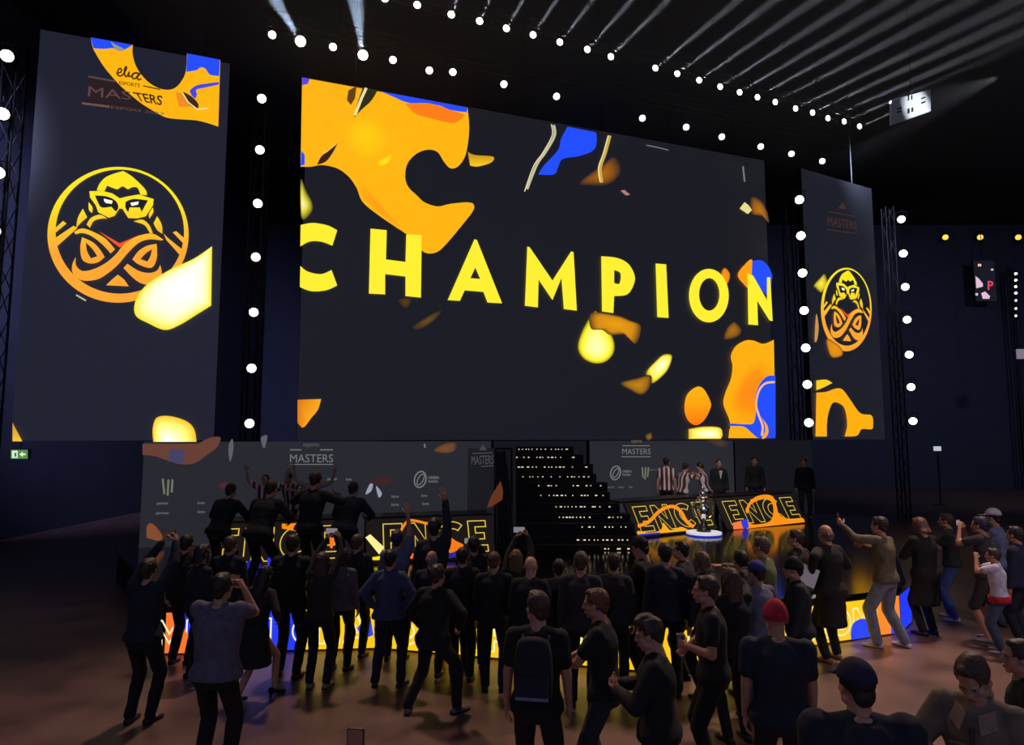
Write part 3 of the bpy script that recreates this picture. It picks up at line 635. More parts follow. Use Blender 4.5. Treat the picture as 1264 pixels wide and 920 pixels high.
def spot(p, rl, label, group, glow=M_LAMP, aim=None, name='spotlight'):
    key = (round(rl, 3), glow.name)
    if key not in SP: o = make_spot(name, rl, glow); SP[key] = (o, kids(o))
    else:
        o0, ks = SP[key]; o = o0.copy(); COL.objects.link(o)
        for k in ks: c = k.copy(); COL.objects.link(c); c.parent = o
    d = Vector(aim) if aim is not None else (Vector(CAM)-Vector(p)); d.normalize()
    if aim is None: d.z *= .6
    o.location = tuple(p); o.rotation_euler = (-d).to_track_quat('Y', 'Z').to_euler()
    return tag(o, label, 'spotlight', group)
def truss(p0, p1, label, name='lighting_truss', w=.3, bays=None, hang=True):
    p0, p1 = Vector(p0), Vector(p1); o = thing(name, label, 'truss', tuple(p0)); d = p1-p0; Ln = d.length; d.normalize()
    up = Vector((0, 0, 1)) if abs(d.z) < .9 else Vector((0, 1, 0)); a = d.cross(up).normalized()*w/2; c = a.cross(d).normalized()*w/2
    cr = [a+c, a-c, -a-c, -a+c]; m = MB()
    for k in cr: m.tube(k, d*Ln+k, .024, n=8)
    m.build('chord', M_ALU, o, True); bays = bays or max(3, int(Ln/.6)); m = MB()
    for i in range(bays):
        for j in range(4):
            q0, q1 = cr[j], cr[(j+1) % 4]
            if i % 2: q0, q1 = q1, q0
            m.tube(q0+d*Ln*i/bays, q1+d*Ln*(i+1)/bays, .011, n=5)
    m.build('lattice', M_ALU, o)
    if hang:
        m = MB()
        for t in (.1, .5, .9):
            p = d*Ln*t; m.tube(p, (p.x, p.y, ZC-p0.z-.003), .012, n=6)
        m.build('hanger', M_BLACK, o)
    return o
# row just over the screens
T1 = Plane(MAIN.o+MAIN.n*.7, MAIN.s, MAIN.t)
row1 = [(336,43),(371,51),(411,58),(448,68),(485,74),(530,87),(559,89),(622,104),(687,119),(793,146),(847,157),(891,169),(939,181),(977,190),(1015,199)]
pts1 = [T1.hit(x, y) for x, y in row1]
for i, (p, xy) in enumerate(zip(pts1, row1)):
    big = xy[0] in (371, 448)
    spot(p, .118 if big else .088, 'bright lamp over the big screen throwing a white beam up, '+('left one' if xy[0] == 371 else 'right one') if big else f'small white lamp above the big screen, {ORD[i]} from the left', 'lamps in the row above the big screen', M_LAMPB if big else M_LAMP, name='spotlight')
e0, e1 = T1.st(325, 40)[0], T1.st(1030, 202)[0]; z1 = float(np.mean([p[2] for p in pts1]))+.75
truss(T1.at(e0, z1, -.25), T1.at(e1, z1, -.25), 'straight black truss directly above the big screen')
# row 2: the higher row with long beams
row2 = [(475,-2),(515,6),(557,18),(592,26),(625,35),(658,43),(691,52),(725,61),(754,70),(809,84),(836,91),(863,99),(889,107),(913,114),(935,120),(957,126),(982,134),(1003,139),(1022,146),(1042,150),(1061,156)]
o2 = at_y(515, 6, 15.0); a24 = math.radians(24)
T2 = Plane([o2[0], o2[1], 0], [math.cos(a24), math.sin(a24), 0], [0, 0, 1])
BD = Vector((.287, -1, -.144)).normalized()
pts2 = [T2.hit(x, y) for x, y in row2]
for i, p in enumerate(pts2): spot(p, .085, f'white beam lamp, {ORD[i]} from the left in the upper roof row', 'beam lamps in the upper roof row', M_LAMP, aim=BD)
b0, b1 = pts2[0]+np.array([0, .3, .45]), pts2[-1]+np.array([0, .3, .45])
truss(b0, b1, 'upper roof truss carrying the long row of beam lamps')
# vertical towers
def tower_row(xy, off_plane, off, rl, side, base_z, glow=None):
    pts = [off_plane.hit(x, y)+off_plane.n*off for x, y in xy]
    p0 = off_plane.at(off_plane.st(xy[-1][0], xy[-1][1])[0], 0, off-.5); x, y = p0[0], p0[1]
    truss((x, y, base_z+.006), (x, y, max(p[2] for p in pts)+.6), f'upright black truss tower {side}', 'truss_tower', hang=False)
    for i, p in enumerate(pts):
        q = np.array([x, y, p[2]])+off_plane.n*.5; spot(q, rl, f'white lamp on the tower {side}, {ORD[i]} from top', f'lamps on the tower {side}', (glow or {}).get(i, M_LAMP))
    return pts
tower_row([(323,123),(320,186),(317,252),(314,318),(312,386),(310,455),(308,523)], LOW, .05, .1, 'between the left wing and the big screen', 2.9)
tower_row([(990,248),(990,292),(993,338),(994,384),(995,430),(996,475),(997,522)], LOW, .05, .13, 'between the big screen and the right wing', 2.9, {0: M_LAMPB, 1: M_LAMPB, 2: M_LAMPB})
RT = Plane(RIGHT.o+RIGHT.n*.1, RIGHT.s, RIGHT.t)
tower_row([(1117,272),(1119,314),(1121,355),(1122,395),(1123,438),(1125,478),(1127,520)], RT, .0, .13, 'right of the right wing', 0., {1: M_LAMPB})
tower_row([(3,68),(0,140),(-4,213),(-8,285)], Plane(MAIN.o+MAIN.n*.5, MAIN.s, MAIN.t), 0, .12, 'at the far left edge', 0., {0: M_LAMPB, 1: M_LAMPB})
# far hall fittings
for i, (x, y) in enumerate([(1167,293),(1210,293),(1257,293)]):
    p = at_y(x, y, YB-.5); spot(p, .16, f'small amber lamp high on the far wall, {ORD[i]} of three', 'amber lamps on the far wall', M_AMBER)
cp_ = at_y(1215, 350, YB-1.2); FP = Plane([0, YB-1.2, 0], [1, 0, 0], [0, 0, 1])
s0, s1, z0_, z1_ = FP.st(1203, 350)[0], FP.st(1229, 350)[0], FP.st(1210, 372)[1], FP.st(1210, 322)[1]
fs, A = led_panel('led_screen', FP, s0, s1, z0_, z1_, .2, 'tiny distant screen with red and white marks by the far wall', (22, 23, 32), 1, 2, 2)
A.make('lettering', fs, text_box('P', [(1219,347),(1226,347),(1226,358),(1219,358)], bold=.02), (226,70,100))
A.make('display_mark', fs, [[(1204,341),(1208,344),(1213,350),(1213,354),(1205,356)], [(1211,362),(1216,360),(1222,366),(1221,369),(1213,369)], [(1204,362),(1207,362),(1207,365),(1204,365)]], (226,190,215))
A.make('display_mark', fs, [[(1207,326),(1211,326),(1211,329),(1207,329)], [(1223,332),(1226,332),(1226,334),(1223,334)]], (250,200,180))
for i, y in enumerate((338,346,354,362,371,381,390)):
    spot(at_y(1254, y, YB-1.5), .07 if i < 4 else .055, f'tiny white lamp in the upright strip at the far right, {ORD[i]} from the top', 'lamp strip at the far right', M_LAMP)
p0 = at_y(1254, 400, YB-1.2); p1 = at_y(1254, 330, YB-1.2)
truss((p0[0], YB-1.0, 0), (p0[0], YB-1.0, p1[2]), 'distant thin truss upright at the far right edge', 'truss_tower', .2, hang=False)
p = at_y(1157, 554, 30); m = MB(); o = thing('floodlight', 'tiny white floodlight on a stand past the right wing', 'floodlight', (p[0], p[1], 0))
m.tube((0, 0, 0), (0, 0, p[2]-.1), .03); m.build('stand', M_BLACK, o); m = MB(); m.box((-.14, -.05, p[2]-.1), (.14, .05, p[2]+.1)); m.build('lamp_head', mat('dull_lamp', (200, 205, 215), .4, emit=(200, 205, 215), estr=.8), o)
for s in (-1, 1): m = MB(); m.tube((0, 0, .02), (s*.3, .1, .0), .02); m.build('foot', M_BLACK, o)
p = at_y(1259, 437, 34); o = thing('wall_sign_panel', 'small pale panel at the far right edge', 'panel', tuple(p)); m = MB(); m.box((-.12, 0, -.25), (.4, .1, .25)); m.build('panel', mat('pale_panel', (190, 180, 185), .6, emit=(150, 140, 150), estr=.5), o); m = MB(); m.tube((.15, .05, .25), (.15, .05, ZC-p[2]-.003), .015); m.build('hanger', M_BLACK, o)
# hanging white panel near the roof
hp = [at_y(x, y, 19+dy) for x, y, dy in ((1100,154,0),(1149,137,.6),(1149,110,.6),(1100,124,0))]
ho = thing('hanging_panel', 'tilted white panel with black bars hanging under the roof at upper right', 'panel', tuple(hp[0])); og = np.array(ho.location); m = MB(); m.slab([q-og for q in hp], np.array([0, .08, 0]))
m.build('board', mat('white_board', (226, 230, 236), .6, 0, .05), ho)
HPp = Plane(hp[0], hp[1]-hp[0], hp[3]-hp[0]); m = MB()
for q in ([(1107,134),(1113,132),(1113,134),(1107,136)], [(1107,138),(1113,136),(1113,138),(1107,140)], [(1120,134.5),(1122.5,134),(1122.5,140),(1120,140.6)], [(1125,133),(1127,132.4),(1127,138),(1125,138.6)], [(1120.5,118),(1122,117.6),(1122,124),(1120.5,124.4)], [(1124.5,118),(1126,117.5),(1126,123),(1124.5,123.4)], [(1137,121),(1142,119),(1142,121),(1137,123)], [(1137,126.5),(1142,124.5),(1142,126.5),(1137,128.5)]):
    m.slab([HPp.hit(x, y)+HPp.n*.012-og for x, y in q[::-1]], -HPp.n*.011)
m.build('black_bar', M_PLASTIC, ho)
m = MB(); e = (hp[2]+hp[3])/2-og; m.tube(e, (e[0], e[1], ZC-og[2]-.003), .02); m.build('hanger', M_BLACK, ho)
# exit sign on the left
ep = at_y(24, 561, 17.0); ex = thing('exit_sign', 'small lit white and green exit sign on the dark left side', 'sign', tuple(ep)); EP = Plane([ep[0], ep[1]-.05, 0], [1, 0, 0], [0, 0, 1]); ea = Art(EP, None, ep)
s0, s1, t0, t1 = EP.st(13, 567)[0], EP.st(35, 567)[0], EP.st(24, 567)[1], EP.st(24, 555)[1]
m = MB(); m.slab([EP.at(s0, t0)-ep, EP.at(s1, t0)-ep, EP.at(s1, t1)-ep, EP.at(s0, t1)-ep], (0, .08, 0)); m.build('housing', M_PLASTIC, ex)
ea.make('display', ex, [[(13.5,555.5),(34.5,555.5),(34.5,566.5),(13.5,566.5)]], (84,140,84)); ea.make('pictogram', ex, [[(15,556.5),(22,556.5),(22,565.5),(15,565.5)]], (225,240,215)); ea.make('pictogram', ex, [[(18,559),(20.5,559),(20.5,564),(18,564)]], (60,120,60))
ea.make('arrow', ex, [[(24.5,561),(28.5,557.5),(28.5,560),(32,560),(32,562),(28.5,562),(28.5,564.5)]], (235,245,200))
m = MB(); m.tube((0, .03, t1-ep[2]), (0, .03, ZC-ep[2]-.003), .01); m.build('hanger', M_BLACK, ex)
# ------------------------------------------------------------------ people
def V3(*a): return Vector(a)
def voxel(mb, size, smooth=3):
    """merge closed overlapping shapes into one continuous surface -> queued; resolved together"""
    me = mb.mesh('t', []); o = bpy.data.objects.new('t', me); COL.objects.link(o)
    r = o.modifiers.new('r', 'REMESH'); r.mode = 'VOXEL'; r.voxel_size = size; r.use_smooth_shade = True
    if smooth: s = o.modifiers.new('s', 'SMOOTH'); s.iterations = smooth; s.factor = .5
    return o
def resolve(objs):
    bpy.context.view_layer.update(); dg = bpy.context.evaluated_depsgraph_get(); out = []
    for o in objs:
        me = o.evaluated_get(dg).to_mesh()
        v = np.empty(len(me.vertices)*3, np.float32); me.vertices.foreach_get('co', v)
        lt = np.empty(len(me.polygons), np.int32); me.polygons.foreach_get('loop_total', lt)
        li = np.empty(len(me.loops), np.int32); me.loops.foreach_get('vertex_index', li)
        out.append((v.reshape(-1, 3).astype(float), li, lt)); o.evaluated_get(dg).to_mesh_clear()
    for o in objs:
        m = o.data; bpy.data.objects.remove(o); bpy.data.meshes.remove(m)
    return out
def np_mesh(name, pieces, mats):
    """pieces: (verts, loop indices, loop totals, material index)"""
    V = np.concatenate([p[0] for p in pieces]); off = 0; LI, LT, MI = [], [], []
    for p in pieces:
        LI.append(p[1]+off); LT.append(p[2]); MI.append(np.full(len(p[2]), p[3] if len(p) > 3 else 0, np.int32)); off += len(p[0])
    LI, LT, MI = np.concatenate(LI), np.concatenate(LT), np.concatenate(MI)
    me = bpy.data.meshes.new(name); me.vertices.add(len(V)); me.vertices.foreach_set('co', V.astype(np.float32).ravel())
    me.loops.add(len(LI)); me.loops.foreach_set('vertex_index', LI.astype(np.int32))
    me.polygons.add(len(LT)); st = np.concatenate([[0], np.cumsum(LT)[:-1]]).astype(np.int32); me.polygons.foreach_set('loop_start', st); me.polygons.foreach_set('loop_total', LT.astype(np.int32))
    for m in mats: me.materials.append(m)
    me.polygons.foreach_set('material_index', MI); me.polygons.foreach_set('use_smooth', np.ones(len(LT), bool)); me.update(calc_edges=True); me.validate(); return me
def xf(p, R, t, s=1.0, mirror=False):
    v = p[0]*s; li = p[1]; lt = p[2]
    if mirror: v = v*np.array([-1, 1, 1])
    v = v @ np.array(R.to_3x3() if isinstance(R, Matrix) else R).T+np.array(t)
    if mirror:
        st = np.concatenate([[0], np.cumsum(lt)]); li = np.concatenate([li[st[i]:st[i+1]][::-1] for i in range(len(lt))]) if len(set(lt)) > 1 else li.reshape(-1, lt[0])[:, ::-1].ravel()
    return (v, li, lt)
def crumple(p, amp, fr, seed):
    v = p[0]; s = seed*1.7
    g_ = np.random.default_rng(seed+5); d = 0
    for q in range(5):
        a = g_.normal(size=3); a /= np.linalg.norm(a); f1 = fr*(.5+.35*q); d = d+np.sin(v@a*f1+2.2*np.sin(v@g_.normal(size=3)*fr*.28+q)+s)/(1+.5*q)
    d = d*.75
    c = v-np.array([v[:, 0].mean(), v[:, 1].mean(), 0]); c[:, 2] = 0; c /= np.maximum(.05, np.linalg.norm(c, axis=1))[:, None]
    return (v+c*(d*amp)[:, None], p[1], p[2])
# --- head and hair prototypes (origin at the head centre, looking along +Y)
def head_mb(fem):
    b = MB(); b.ell((0, -.014, .03), (.076, .097, .092)); b.ell((0, .028, -.045), (.058 if fem else .063, .062, .072)); b.ell((0, .062, -.098), (.026, .022, .02)); b.ell((0, .074, .022), (.052, .018, .012))
    for s in (-1, 1):
        b.ell((s*.04, .05, -.03), (.024, .03, .024)); b.ell((s*.05, .015, -.075), (.018, .035, .025))
        b.ell((s*.081, -.008, -.012), (.009, .02, .033), Matrix.Rotation(s*.35, 3, 'Z')); b.ell((s*.076, .008, -.012), (.012, .012, .02))
        b.ell((s*.011, .098, -.034), (.009, .011, .008))
    b.cap((0, .088, .012), (0, .106, -.028), .008, .0125); b.ell((0, .089, -.062), (.024, .012, .007)); b.ell((0, .086, -.074), (.02, .012, .008))
    b.cap((0, -.02, -.05), (0, -.035, -.17), .058 if not fem else .05, .06 if not fem else .05); return b
q = resolve([voxel(head_mb(f), s, 2) for f in (0, 1) for s in (.0055, .0085)])
HEADS = {(0, 1): q[0], (0, 0): q[1], (1, 1): q[2], (1, 0): q[3]}
def plain(b):
    return (np.array(b.v), np.array([i for f in b.f for i in f]), np.array([len(f) for f in b.f]))
eb = MB(); ib = MB(); lb = MB(); wb = MB()
for s in (-1, 1):
    eb.ell((s*.031, .0715, .001), (.0125, .0115, .0062), n=10, m=6); ib.ell((s*.031, .0800, .001), (.0052, .0042, .0052), n=8, m=5)
    wb.ell((s*.031, .0885, .022), (.017, .004, .0024), n=8, m=5)
lb.ell((0, .0985, -.062), (.02, .0045, .0042), n=10, m=5); lb.ell((0, .0955, -.072), (.017, .0045, .0048), n=10, m=5)
EYES, IRIS, LIPS, BROW = plain(eb), plain(ib), plain(lb), plain(wb)
def hair_mb(kind):
    b = MB()
    if kind in ('short', 'crop'):
        k = 0 if kind == 'crop' else .008
        b.ell((0, -.03, .036), (.083+k*.6, .098+k, .092+k)); b.ell((0, -.075, -.02), (.062, .045, .07)); b.ell((0, .03, .095), (.055, .04, .026+k))
        for s in (-1, 1): b.ell((s*.074, -.005, .03), (.014, .03, .04))
    if kind == 'quiff':
        b.ell((0, -.03, .04), (.088, .104, .094)); b.ell((0, .045, .108), (.06, .045, .034)); b.ell((0, -.07, -.01), (.066, .05, .07)); b.ell((.02, .0, .13), (.06, .07, .025))
        for s in (-1, 1): b.ell((s*.078, -.005, .03), (.014, .03, .036))
    if kind in ('long', 'bob'):
        b.ell((0, -.03, .036), (.092, .106, .1)); b.ell((0, .03, .1), (.06, .045, .028))
        zz = -.30 if kind == 'long' else -.12
        b.loft([[V3(math.cos(t)*rx, -.045+math.sin(t)*ry-.02*k, z) for t in np.linspace(0, 2*math.pi, 18, endpoint=False)] for k, (z, rx, ry) in enumerate([(.04, .094, .085), (-.06, .1, .075), (zz*.55, .105, .06), (zz*.85, .095, .05), (zz, .06, .03)])])
        for s in (-1, 1): b.cap((s*.082, .02, .04), (s*.088, .01, max(zz, -.2)), .02, .018)
    if kind == 'tail':
        b.ell((0, -.03, .036), (.085, .1, .096)); b.ell((0, .03, .095), (.055, .04, .026)); b.ell((0, -.07, -.015), (.06, .045, .06))
        b.ell((0, -.14, .06), (.03, .035, .03)); b.cap((0, -.155, .05), (0, -.15, -.14), .03, .016)
    if kind == 'bun':
        b.ell((0, -.03, .036), (.085, .1, .096)); b.ell((0, .03, .095), (.055, .04, .026)); b.ell((0, -.07, -.015), (.06, .045, .06)); b.ell((0, -.1, .12), (.045, .045, .042))
    if kind == 'ring':
        b.ell((0, -.05, -.0), (.083, .08, .055)); b.ell((0, -.075, -.03), (.06, .045, .06))
        for s in (-1, 1): b.ell((s*.074, -.01, .01), (.013, .03, .035))
    return b
HK = ['short', 'crop', 'quiff', 'long', 'bob', 'tail', 'bun', 'ring']
HAIR = {k: crumple(p, .0028, 95, i) for i, (k, p) in enumerate(zip(HK, resolve([voxel(hair_mb(k), .0075, 1) for k in HK])))}
def cap_mb(beanie=False):
    b = MB(); n = 20; R = []
    for j in range(7):
        t = j/6*1.45; R.append([V3(math.cos(a)*.093*math.cos(t)*(1.0), -.012+math.sin(a)*.11*math.cos(t), (.03 if not beanie else -.01)+math.sin(t)*(.105 if not beanie else .145)) for a in np.linspace(0, 2*math.pi, n, endpoint=False)])
    b.loft(R); return b
def visor_mb():
    b = MB(); top, bot = [], []
    P = [(-.08, .055), (-.07, .13), (-.035, .175), (0, .185), (.035, .175), (.07, .13), (.08, .055), (.04, .085), (0, .092), (-.04, .085)]
    b.loft([[V3(x, y, .043-.22*(y-.06)-abs(x)*.18) for x, y in P], [V3(x, y, .05-.22*(y-.06)-abs(x)*.18) for x, y in P]]); return b
CAPB, BEANIE, VISOR = plain(cap_mb()), plain(cap_mb(True)), plain(visor_mb())
# --- hand prototypes: right hand, wrist at origin, fingers along +Y, palm facing -Z, thumb on the -X side
def hand_mb(curl, spread=.06, thumb=.2):
    b = MB(); R = []
    for y, w, t in ((-.02, .026, .02), (.0, .028, .019), (.03, .038, .018), (.06, .042, .016), (.09, .041, .013)):
        R.append([V3(math.cos(a)*w, y, math.sin(a)*t) for a in np.linspace(0, 2*math.pi, 16, endpoint=False)])
    b.loft(R)
    for i, (x, Ls) in enumerate(((-.03, (.042, .026, .02)), (-.01, (.046, .03, .021)), (.011, (.043, .027, .02)), (.03, (.034, .021, .018)))):
        p = V3(x, .082 if i < 3 else .076, 0); ang = 0; d0 = V3((i-1.5)*spread, 1, 0).normalized()
        for k, l in enumerate(Ls):
            ang += curl[k]*(1+.08*i); a = math.radians(ang); d = d0*math.cos(a)+V3(0, 0, -1)*math.sin(a); e = p+d*l
            b.cap(p, e, .0098-.0012*k, .0092-.0012*k, 8); p = e
    p = V3(-.026, .018, -.004)
    for k, (l, d) in enumerate(((.042, V3(-.75, .62, -.25-thumb)), (.03, V3(-.35, .85, -.3-thumb)), (.025, V3(-.1, .9, -.35-thumb)))):
        e = p+d.normalized()*l; b.cap(p, e, .0135-.0018*k, .0118-.0018*k, 8); p = e
    return b
HP = {'relax': ((14, 20, 18), .05, .1), 'grip': ((48, 62, 40), .03, .5), 'open': ((4, 6, 5), .16, .0), 'fist': ((72, 80, 55), .0, .8), 'hold': ((28, 42, 30), .06, .35)}
qs = resolve([voxel(hand_mb(*HP[k]), s, 1) for k in HP for s in (.0038, .0052)])
HANDS = {(k, 1-j): qs[2*i+j] for i, k in enumerate(HP) for j in (0, 1)}
def shoe_mb(heel):
    b = MB(); R = []
    for y, w, h, lift in ((-.075, .03, .06, 0), (-.05, .036, .075, 0), (.0, .038, .07, .0), (.06, .043, .055, 0), (.12, .046, .045, 0), (.165, .04, .036, .002), (.19, .02, .024, .006)):
        z0 = lift+(heel*max(0, 1-(y+.075)/.2))
        R.append([V3(math.cos(a)*w, y, z0+h/2+math.copysign(abs(math.sin(a))**.6, math.sin(a))*h/2) for a in np.linspace(0, 2*math.pi, 14, endpoint=False)])
    b.loft(R)
    if heel: b.tube((0, -.055, 0), (0, -.06, heel+.01), .01, .022)
    return b
M_SHOEM = {}
SHOE = {0: shoe_mb(0).mesh('shoe', [], True), 1: shoe_mb(.06).mesh('heeled_shoe', [], True)}
def sole_mesh():
    b = MB(); P = [(-.03, -.08), (-.04, -.04), (-.038, .02), (-.046, .1), (-.04, .165), (-.018, .195), (.018, .195), (.04, .165), (.046, .1), (.038, .02), (.04, -.04), (.03, -.08)]
    b.loft([[V3(x, y, .0) for x, y in P], [V3(x, y, .022) for x, y in P]]); return b.mesh('sole', [])
SOLE = sole_mesh()
def fab(rgb, rough=.85): return mat('fabric_%d_%d_%d' % rgb, rgb, rough, 0, .22, 14, .25)
def hairm(rgb): return mat('hair_%d_%d_%d' % rgb, rgb, .5, 0, .35, 60, .4)
SKINS = [(196, 140, 114), (182, 126, 100), (208, 154, 128), (150, 100, 78)]
M_EYE = mat('eye_white', (150, 144, 140), .3, noise=0); M_IRIS = mat('iris_dark', (40, 28, 22), .25, noise=0)
def ik(a, c, l1, l2, hint):
    a, c, hint = Vector(a), Vector(c), Vector(hint); d = c-a; L = d.length; mx = (l1+l2)*.995
    if L > mx: c = a+d*(mx/L); d = c-a; L = mx
    d.normalize(); x = (l1*l1-l2*l2+L*L)/(2*L); h = math.sqrt(max(0, l1*l1-x*x)); pz = hint-d*hint.dot(d)
    pz = pz.normalized() if pz.length > 1e-4 else d.orthogonal().normalized()
    return a+d*x+pz*h, c
# poses: L / R = (hand target, elbow hint, hand shape, palm direction); lean in degrees; feet (x, y, z, turn)
NAT = ((-.25, .06, .83), (-.4, -.6, 0), 'relax', (1, 0, 0)); NATR = ((.25, .06, .83), (.4, -.6, 0), 'relax', (-1, 0, 0))
ST = [(-.11, 0, 0, -8), (.11, .02, 0, 8)]
POSE = {
 'stand': dict(L=NAT, R=NATR),
 'stand2': dict(L=((-.22, .14, .86), (-.6, -.4, 0), 'relax', (1, 0, 0)), R=((.2, .3, 1.16), (.6, -.2, -.6), 'hold', (-1, 0, 0)), feet=[(-.13, .06, 0, -14), (.12, -.04, 0, 10)]),
 'film': dict(L=((-.06, .29, 1.57), (-.55, .1, -1), 'grip', (1, .1, 0)), R=((.08, .29, 1.57), (.55, .1, -1), 'grip', (-1, .1, 0)), hold='phone_up'),
 'filmhigh': dict(L=((.0, .26, 1.9), (-1, .1, -.1), 'grip', (1, .1, 0)), R=((.16, .26, 1.9), (1, .1, -.1), 'grip', (-1, .1, 0)), hold='phone_up', hp=8),
 'filmr': dict(L=NAT, R=((.17, .36, 1.66), (.7, -.1, -.7), 'grip', (-1, .3, 0)), hold='phone_r'),
 'filml': dict(L=((-.3, .42, 1.62), (-.7, -.2, -.7), 'grip', (1, .3, 0)), R=((.12, .34, 1.3), (.8, -.1, -.6), 'relax', (-1, 0, 0)), hold='phone_l', feet=[(-.17, .08, 0, -10), (.16, -.14, 0, 12)]),
 'low': dict(L=((-.07, .3, 1.2), (-.7, -.2, -.6), 'grip', (.6, -.2, .6)), R=((.08, .3, 1.2), (.7, -.2, -.6), 'grip', (-.6, -.2, .6)), hp=-14),
 'front': dict(L=((-.12, .4, 1.12), (-.7, -.2, -.6), 'hold', (.7, 0, .5)), R=((.13, .38, 1.08), (.7, -.2, -.6), 'hold', (-.7, 0, .5)), hp=-6, lean=4),
 'hips': dict(L=((-.2, .04, 1.0), (-1, -.5, .1), 'relax', (1, 0, 0)), R=((.2, .04, 1.0), (1, -.5, .1), 'relax', (-1, 0, 0)), feet=[(-.17, 0, 0, -14), (.17, .02, 0, 14)]),
 'walk': dict(L=((-.28, .22, .93), (-.5, -.7, 0), 'relax', (1, 0, 0)), R=((.28, -.18, .9), (.5, -.7, 0), 'relax', (-1, 0, 0)), feet=[(-.12, -.32, .03, -10), (.16, .3, 0, 8)], lean=9, drop=.05),
 'walkw': dict(L=((-.2, .2, 1.05), (-.6, -.6, 0), 'relax', (1, 0, 0)), R=((.22, .16, 1.0), (.6, -.6, 0), 'relax', (-1, 0, 0)), feet=[(-.09, -.2, .02, -5), (.12, .24, 0, 5)], lean=12, drop=.05, hp=-16),
 'wide': dict(L=((-.27, .16, .92), (-.7, -.5, 0), 'relax', (1, 0, 0)), R=((.3, .08, .98), (.9, -.5, 0), 'fist', (-1, 0, 0)), feet=[(-.28, -.1, 0, -25), (.24, .14, 0, 20)], lean=6, drop=.06),
 'drink': dict(L=((-.14, .23, 1.17), (-.6, -.5, -.6), 'grip', (1, .1, 0)), R=((.2, .22, 1.05), (.7, -.5, 0), 'hold', (-1, 0, .3)), hold='cup'),
 'raise': dict(L=NAT, R=((.12, .12, 2.06), (.8, .1, 0), 'open', (0, .6, 0)), hp=10),
 'raisew': dict(L=((-.5, .1, 1.75), (-.8, -.2, -.4), 'open', (0, .6, 0)), R=((.42, .1, 1.85), (.8, -.2, -.4), 'open', (0, .6, 0)), hp=8),
 'pointl': dict(L=((-.62, .3, 1.44), (-.4, -.2, -.9), 'open', (0, 0, -1)), R=NATR),
 'cross': dict(L=((.1, .24, 1.2), (-.9, .1, -.6), 'relax', (0, -1, 0)), R=((-.1, .27, 1.17), (.9, .1, -.6), 'relax', (0, -1, 0)), feet=[(-.15, 0, 0, -12), (.14, .06, 0, 12)]),
 'lean': dict(L=((-.2, .46, .98), (-.8, -.3, -.3), 'relax', (0, -1, 0)), R=((.2, .46, 1.0), (.8, -.3, -.3), 'relax', (0, -1, 0)), lean=26, drop=.06, hp=-10, feet=[(-.16, -.05, 0, -10), (.16, .05, 0, 10)]),
 'paper': dict(L=((-.36, -.04, 1.16), (-.9, -.6, -.2), 'grip', (1, .2, 0)), R=((.2, .25, 1.2), (.7, -.3, -.5), 'hold', (-1, 0, .3)), hold='paper', feet=[(-.12, 0, 0, -10), (.14, .08, 0, 16)]),
 'lookdown': dict(L=((-.12, .34, 1.12), (-.8, -.2, -.5), 'hold', (.4, 0, .7)), R=((.14, .34, 1.12), (.8, -.2, -.5), 'hold', (-.4, 0, .7)), hp=-38, lean=10),
 'hug': dict(L=((-.22, .36, 1.34), (-.9, 0, -.4), 'relax', (.8, -.4, 0)), R=((.24, .36, 1.38), (.9, 0, -.4), 'relax', (-.8, -.4, 0)), lean=12, hp=-12),
}
def orient(y, z):
    """matrix whose Y axis is y and whose Z axis is as close to z as can be"""
    y = Vector(y).normalized(); z = Vector(z); z = z-y*z.dot(y); z = z.normalized() if z.length > 1e-4 else y.orthogonal().normalized(); x = y.cross(z); return Matrix((x, y, z)).transposed()
JOBS = []
HELD = []
def skeleton(pose, w, hy=0., hp=None):
    P = POSE[pose]; lean = math.radians(P.get('lean', 2)); drop = P.get('drop', .0); S = {}
    S['P'] = V3(0, -.10*math.sin(lean), .93-drop); s = V3(0, math.sin(lean), math.cos(lean)); S['s'] = s; S['f'] = V3(0, math.cos(lean), -math.sin(lean))
    S['N'] = S['P']+s*.53; hpp = math.radians(P.get('hp', 0) if hp is None else hp)
    S['HR'] = Matrix.Rotation(math.radians(-hy), 3, 'Z') @ Matrix.Rotation(hpp, 3, 'X')
    S['head'] = S['N']+V3(0, .025+.3*math.sin(lean)*.3, .132)+S['HR'] @ V3(0, .012, .03); S['top'] = S['head']+S['HR'] @ V3(0, -.02, .125)
    for k, sx in (('L', -1), ('R', 1)):
        sh = S['P']+s*.475+V3(sx*(.165*w), 0, 0); t, hint, hand, palm = P[k]
        if t[2] > 1.5: sh = sh+V3(-sx*.01, 0, .035)
        el, wr = ik(sh, t, .285, .25, hint); S[k] = (sh, el, wr, hand, Vector(palm))
        fx, fy, fz, tr = P.get('feet', ST)[0 if k == 'L' else 1]; hip = S['P']+V3(sx*.092, 0, -.03)
        kn, an = ik(hip, (fx, fy, fz+.085), .44, .43, (sx*.12, 1, 0)); S['leg'+k] = (hip, kn, an, tr)
    return S
def torso(b, S, grow, z0, z1, w, fem, hem=1.0):
    T = [(-.13, .135, .098), (-.06, .168, .118), (.0, .168, .118), (.09, .15, .105), (.18, .148, .104), (.28, .162, .118), (.37, .176, .124), (.44, .168, .104), (.49, .11, .078), (.53, .064, .062), (.56, .056, .056)]
    R = []
    for z, x, y in T:
        if z < z0-1e-6 or z > z1+1e-6: continue
        x *= w*(.93 if fem else 1); y *= (w*.5+.5)
        if fem and .2 < z < .4: y += .012
        g = grow*(hem if z <= 0 else 1)
        R.append([S['P']+S['s']*z+V3(math.cos(a)*(x+g), 0, 0)+S['f']*(math.copysign(abs(math.sin(a))**.85, math.sin(a))*(y+g)) for a in np.linspace(0, 2*math.pi, 20, endpoint=False)])
    b.loft(R)
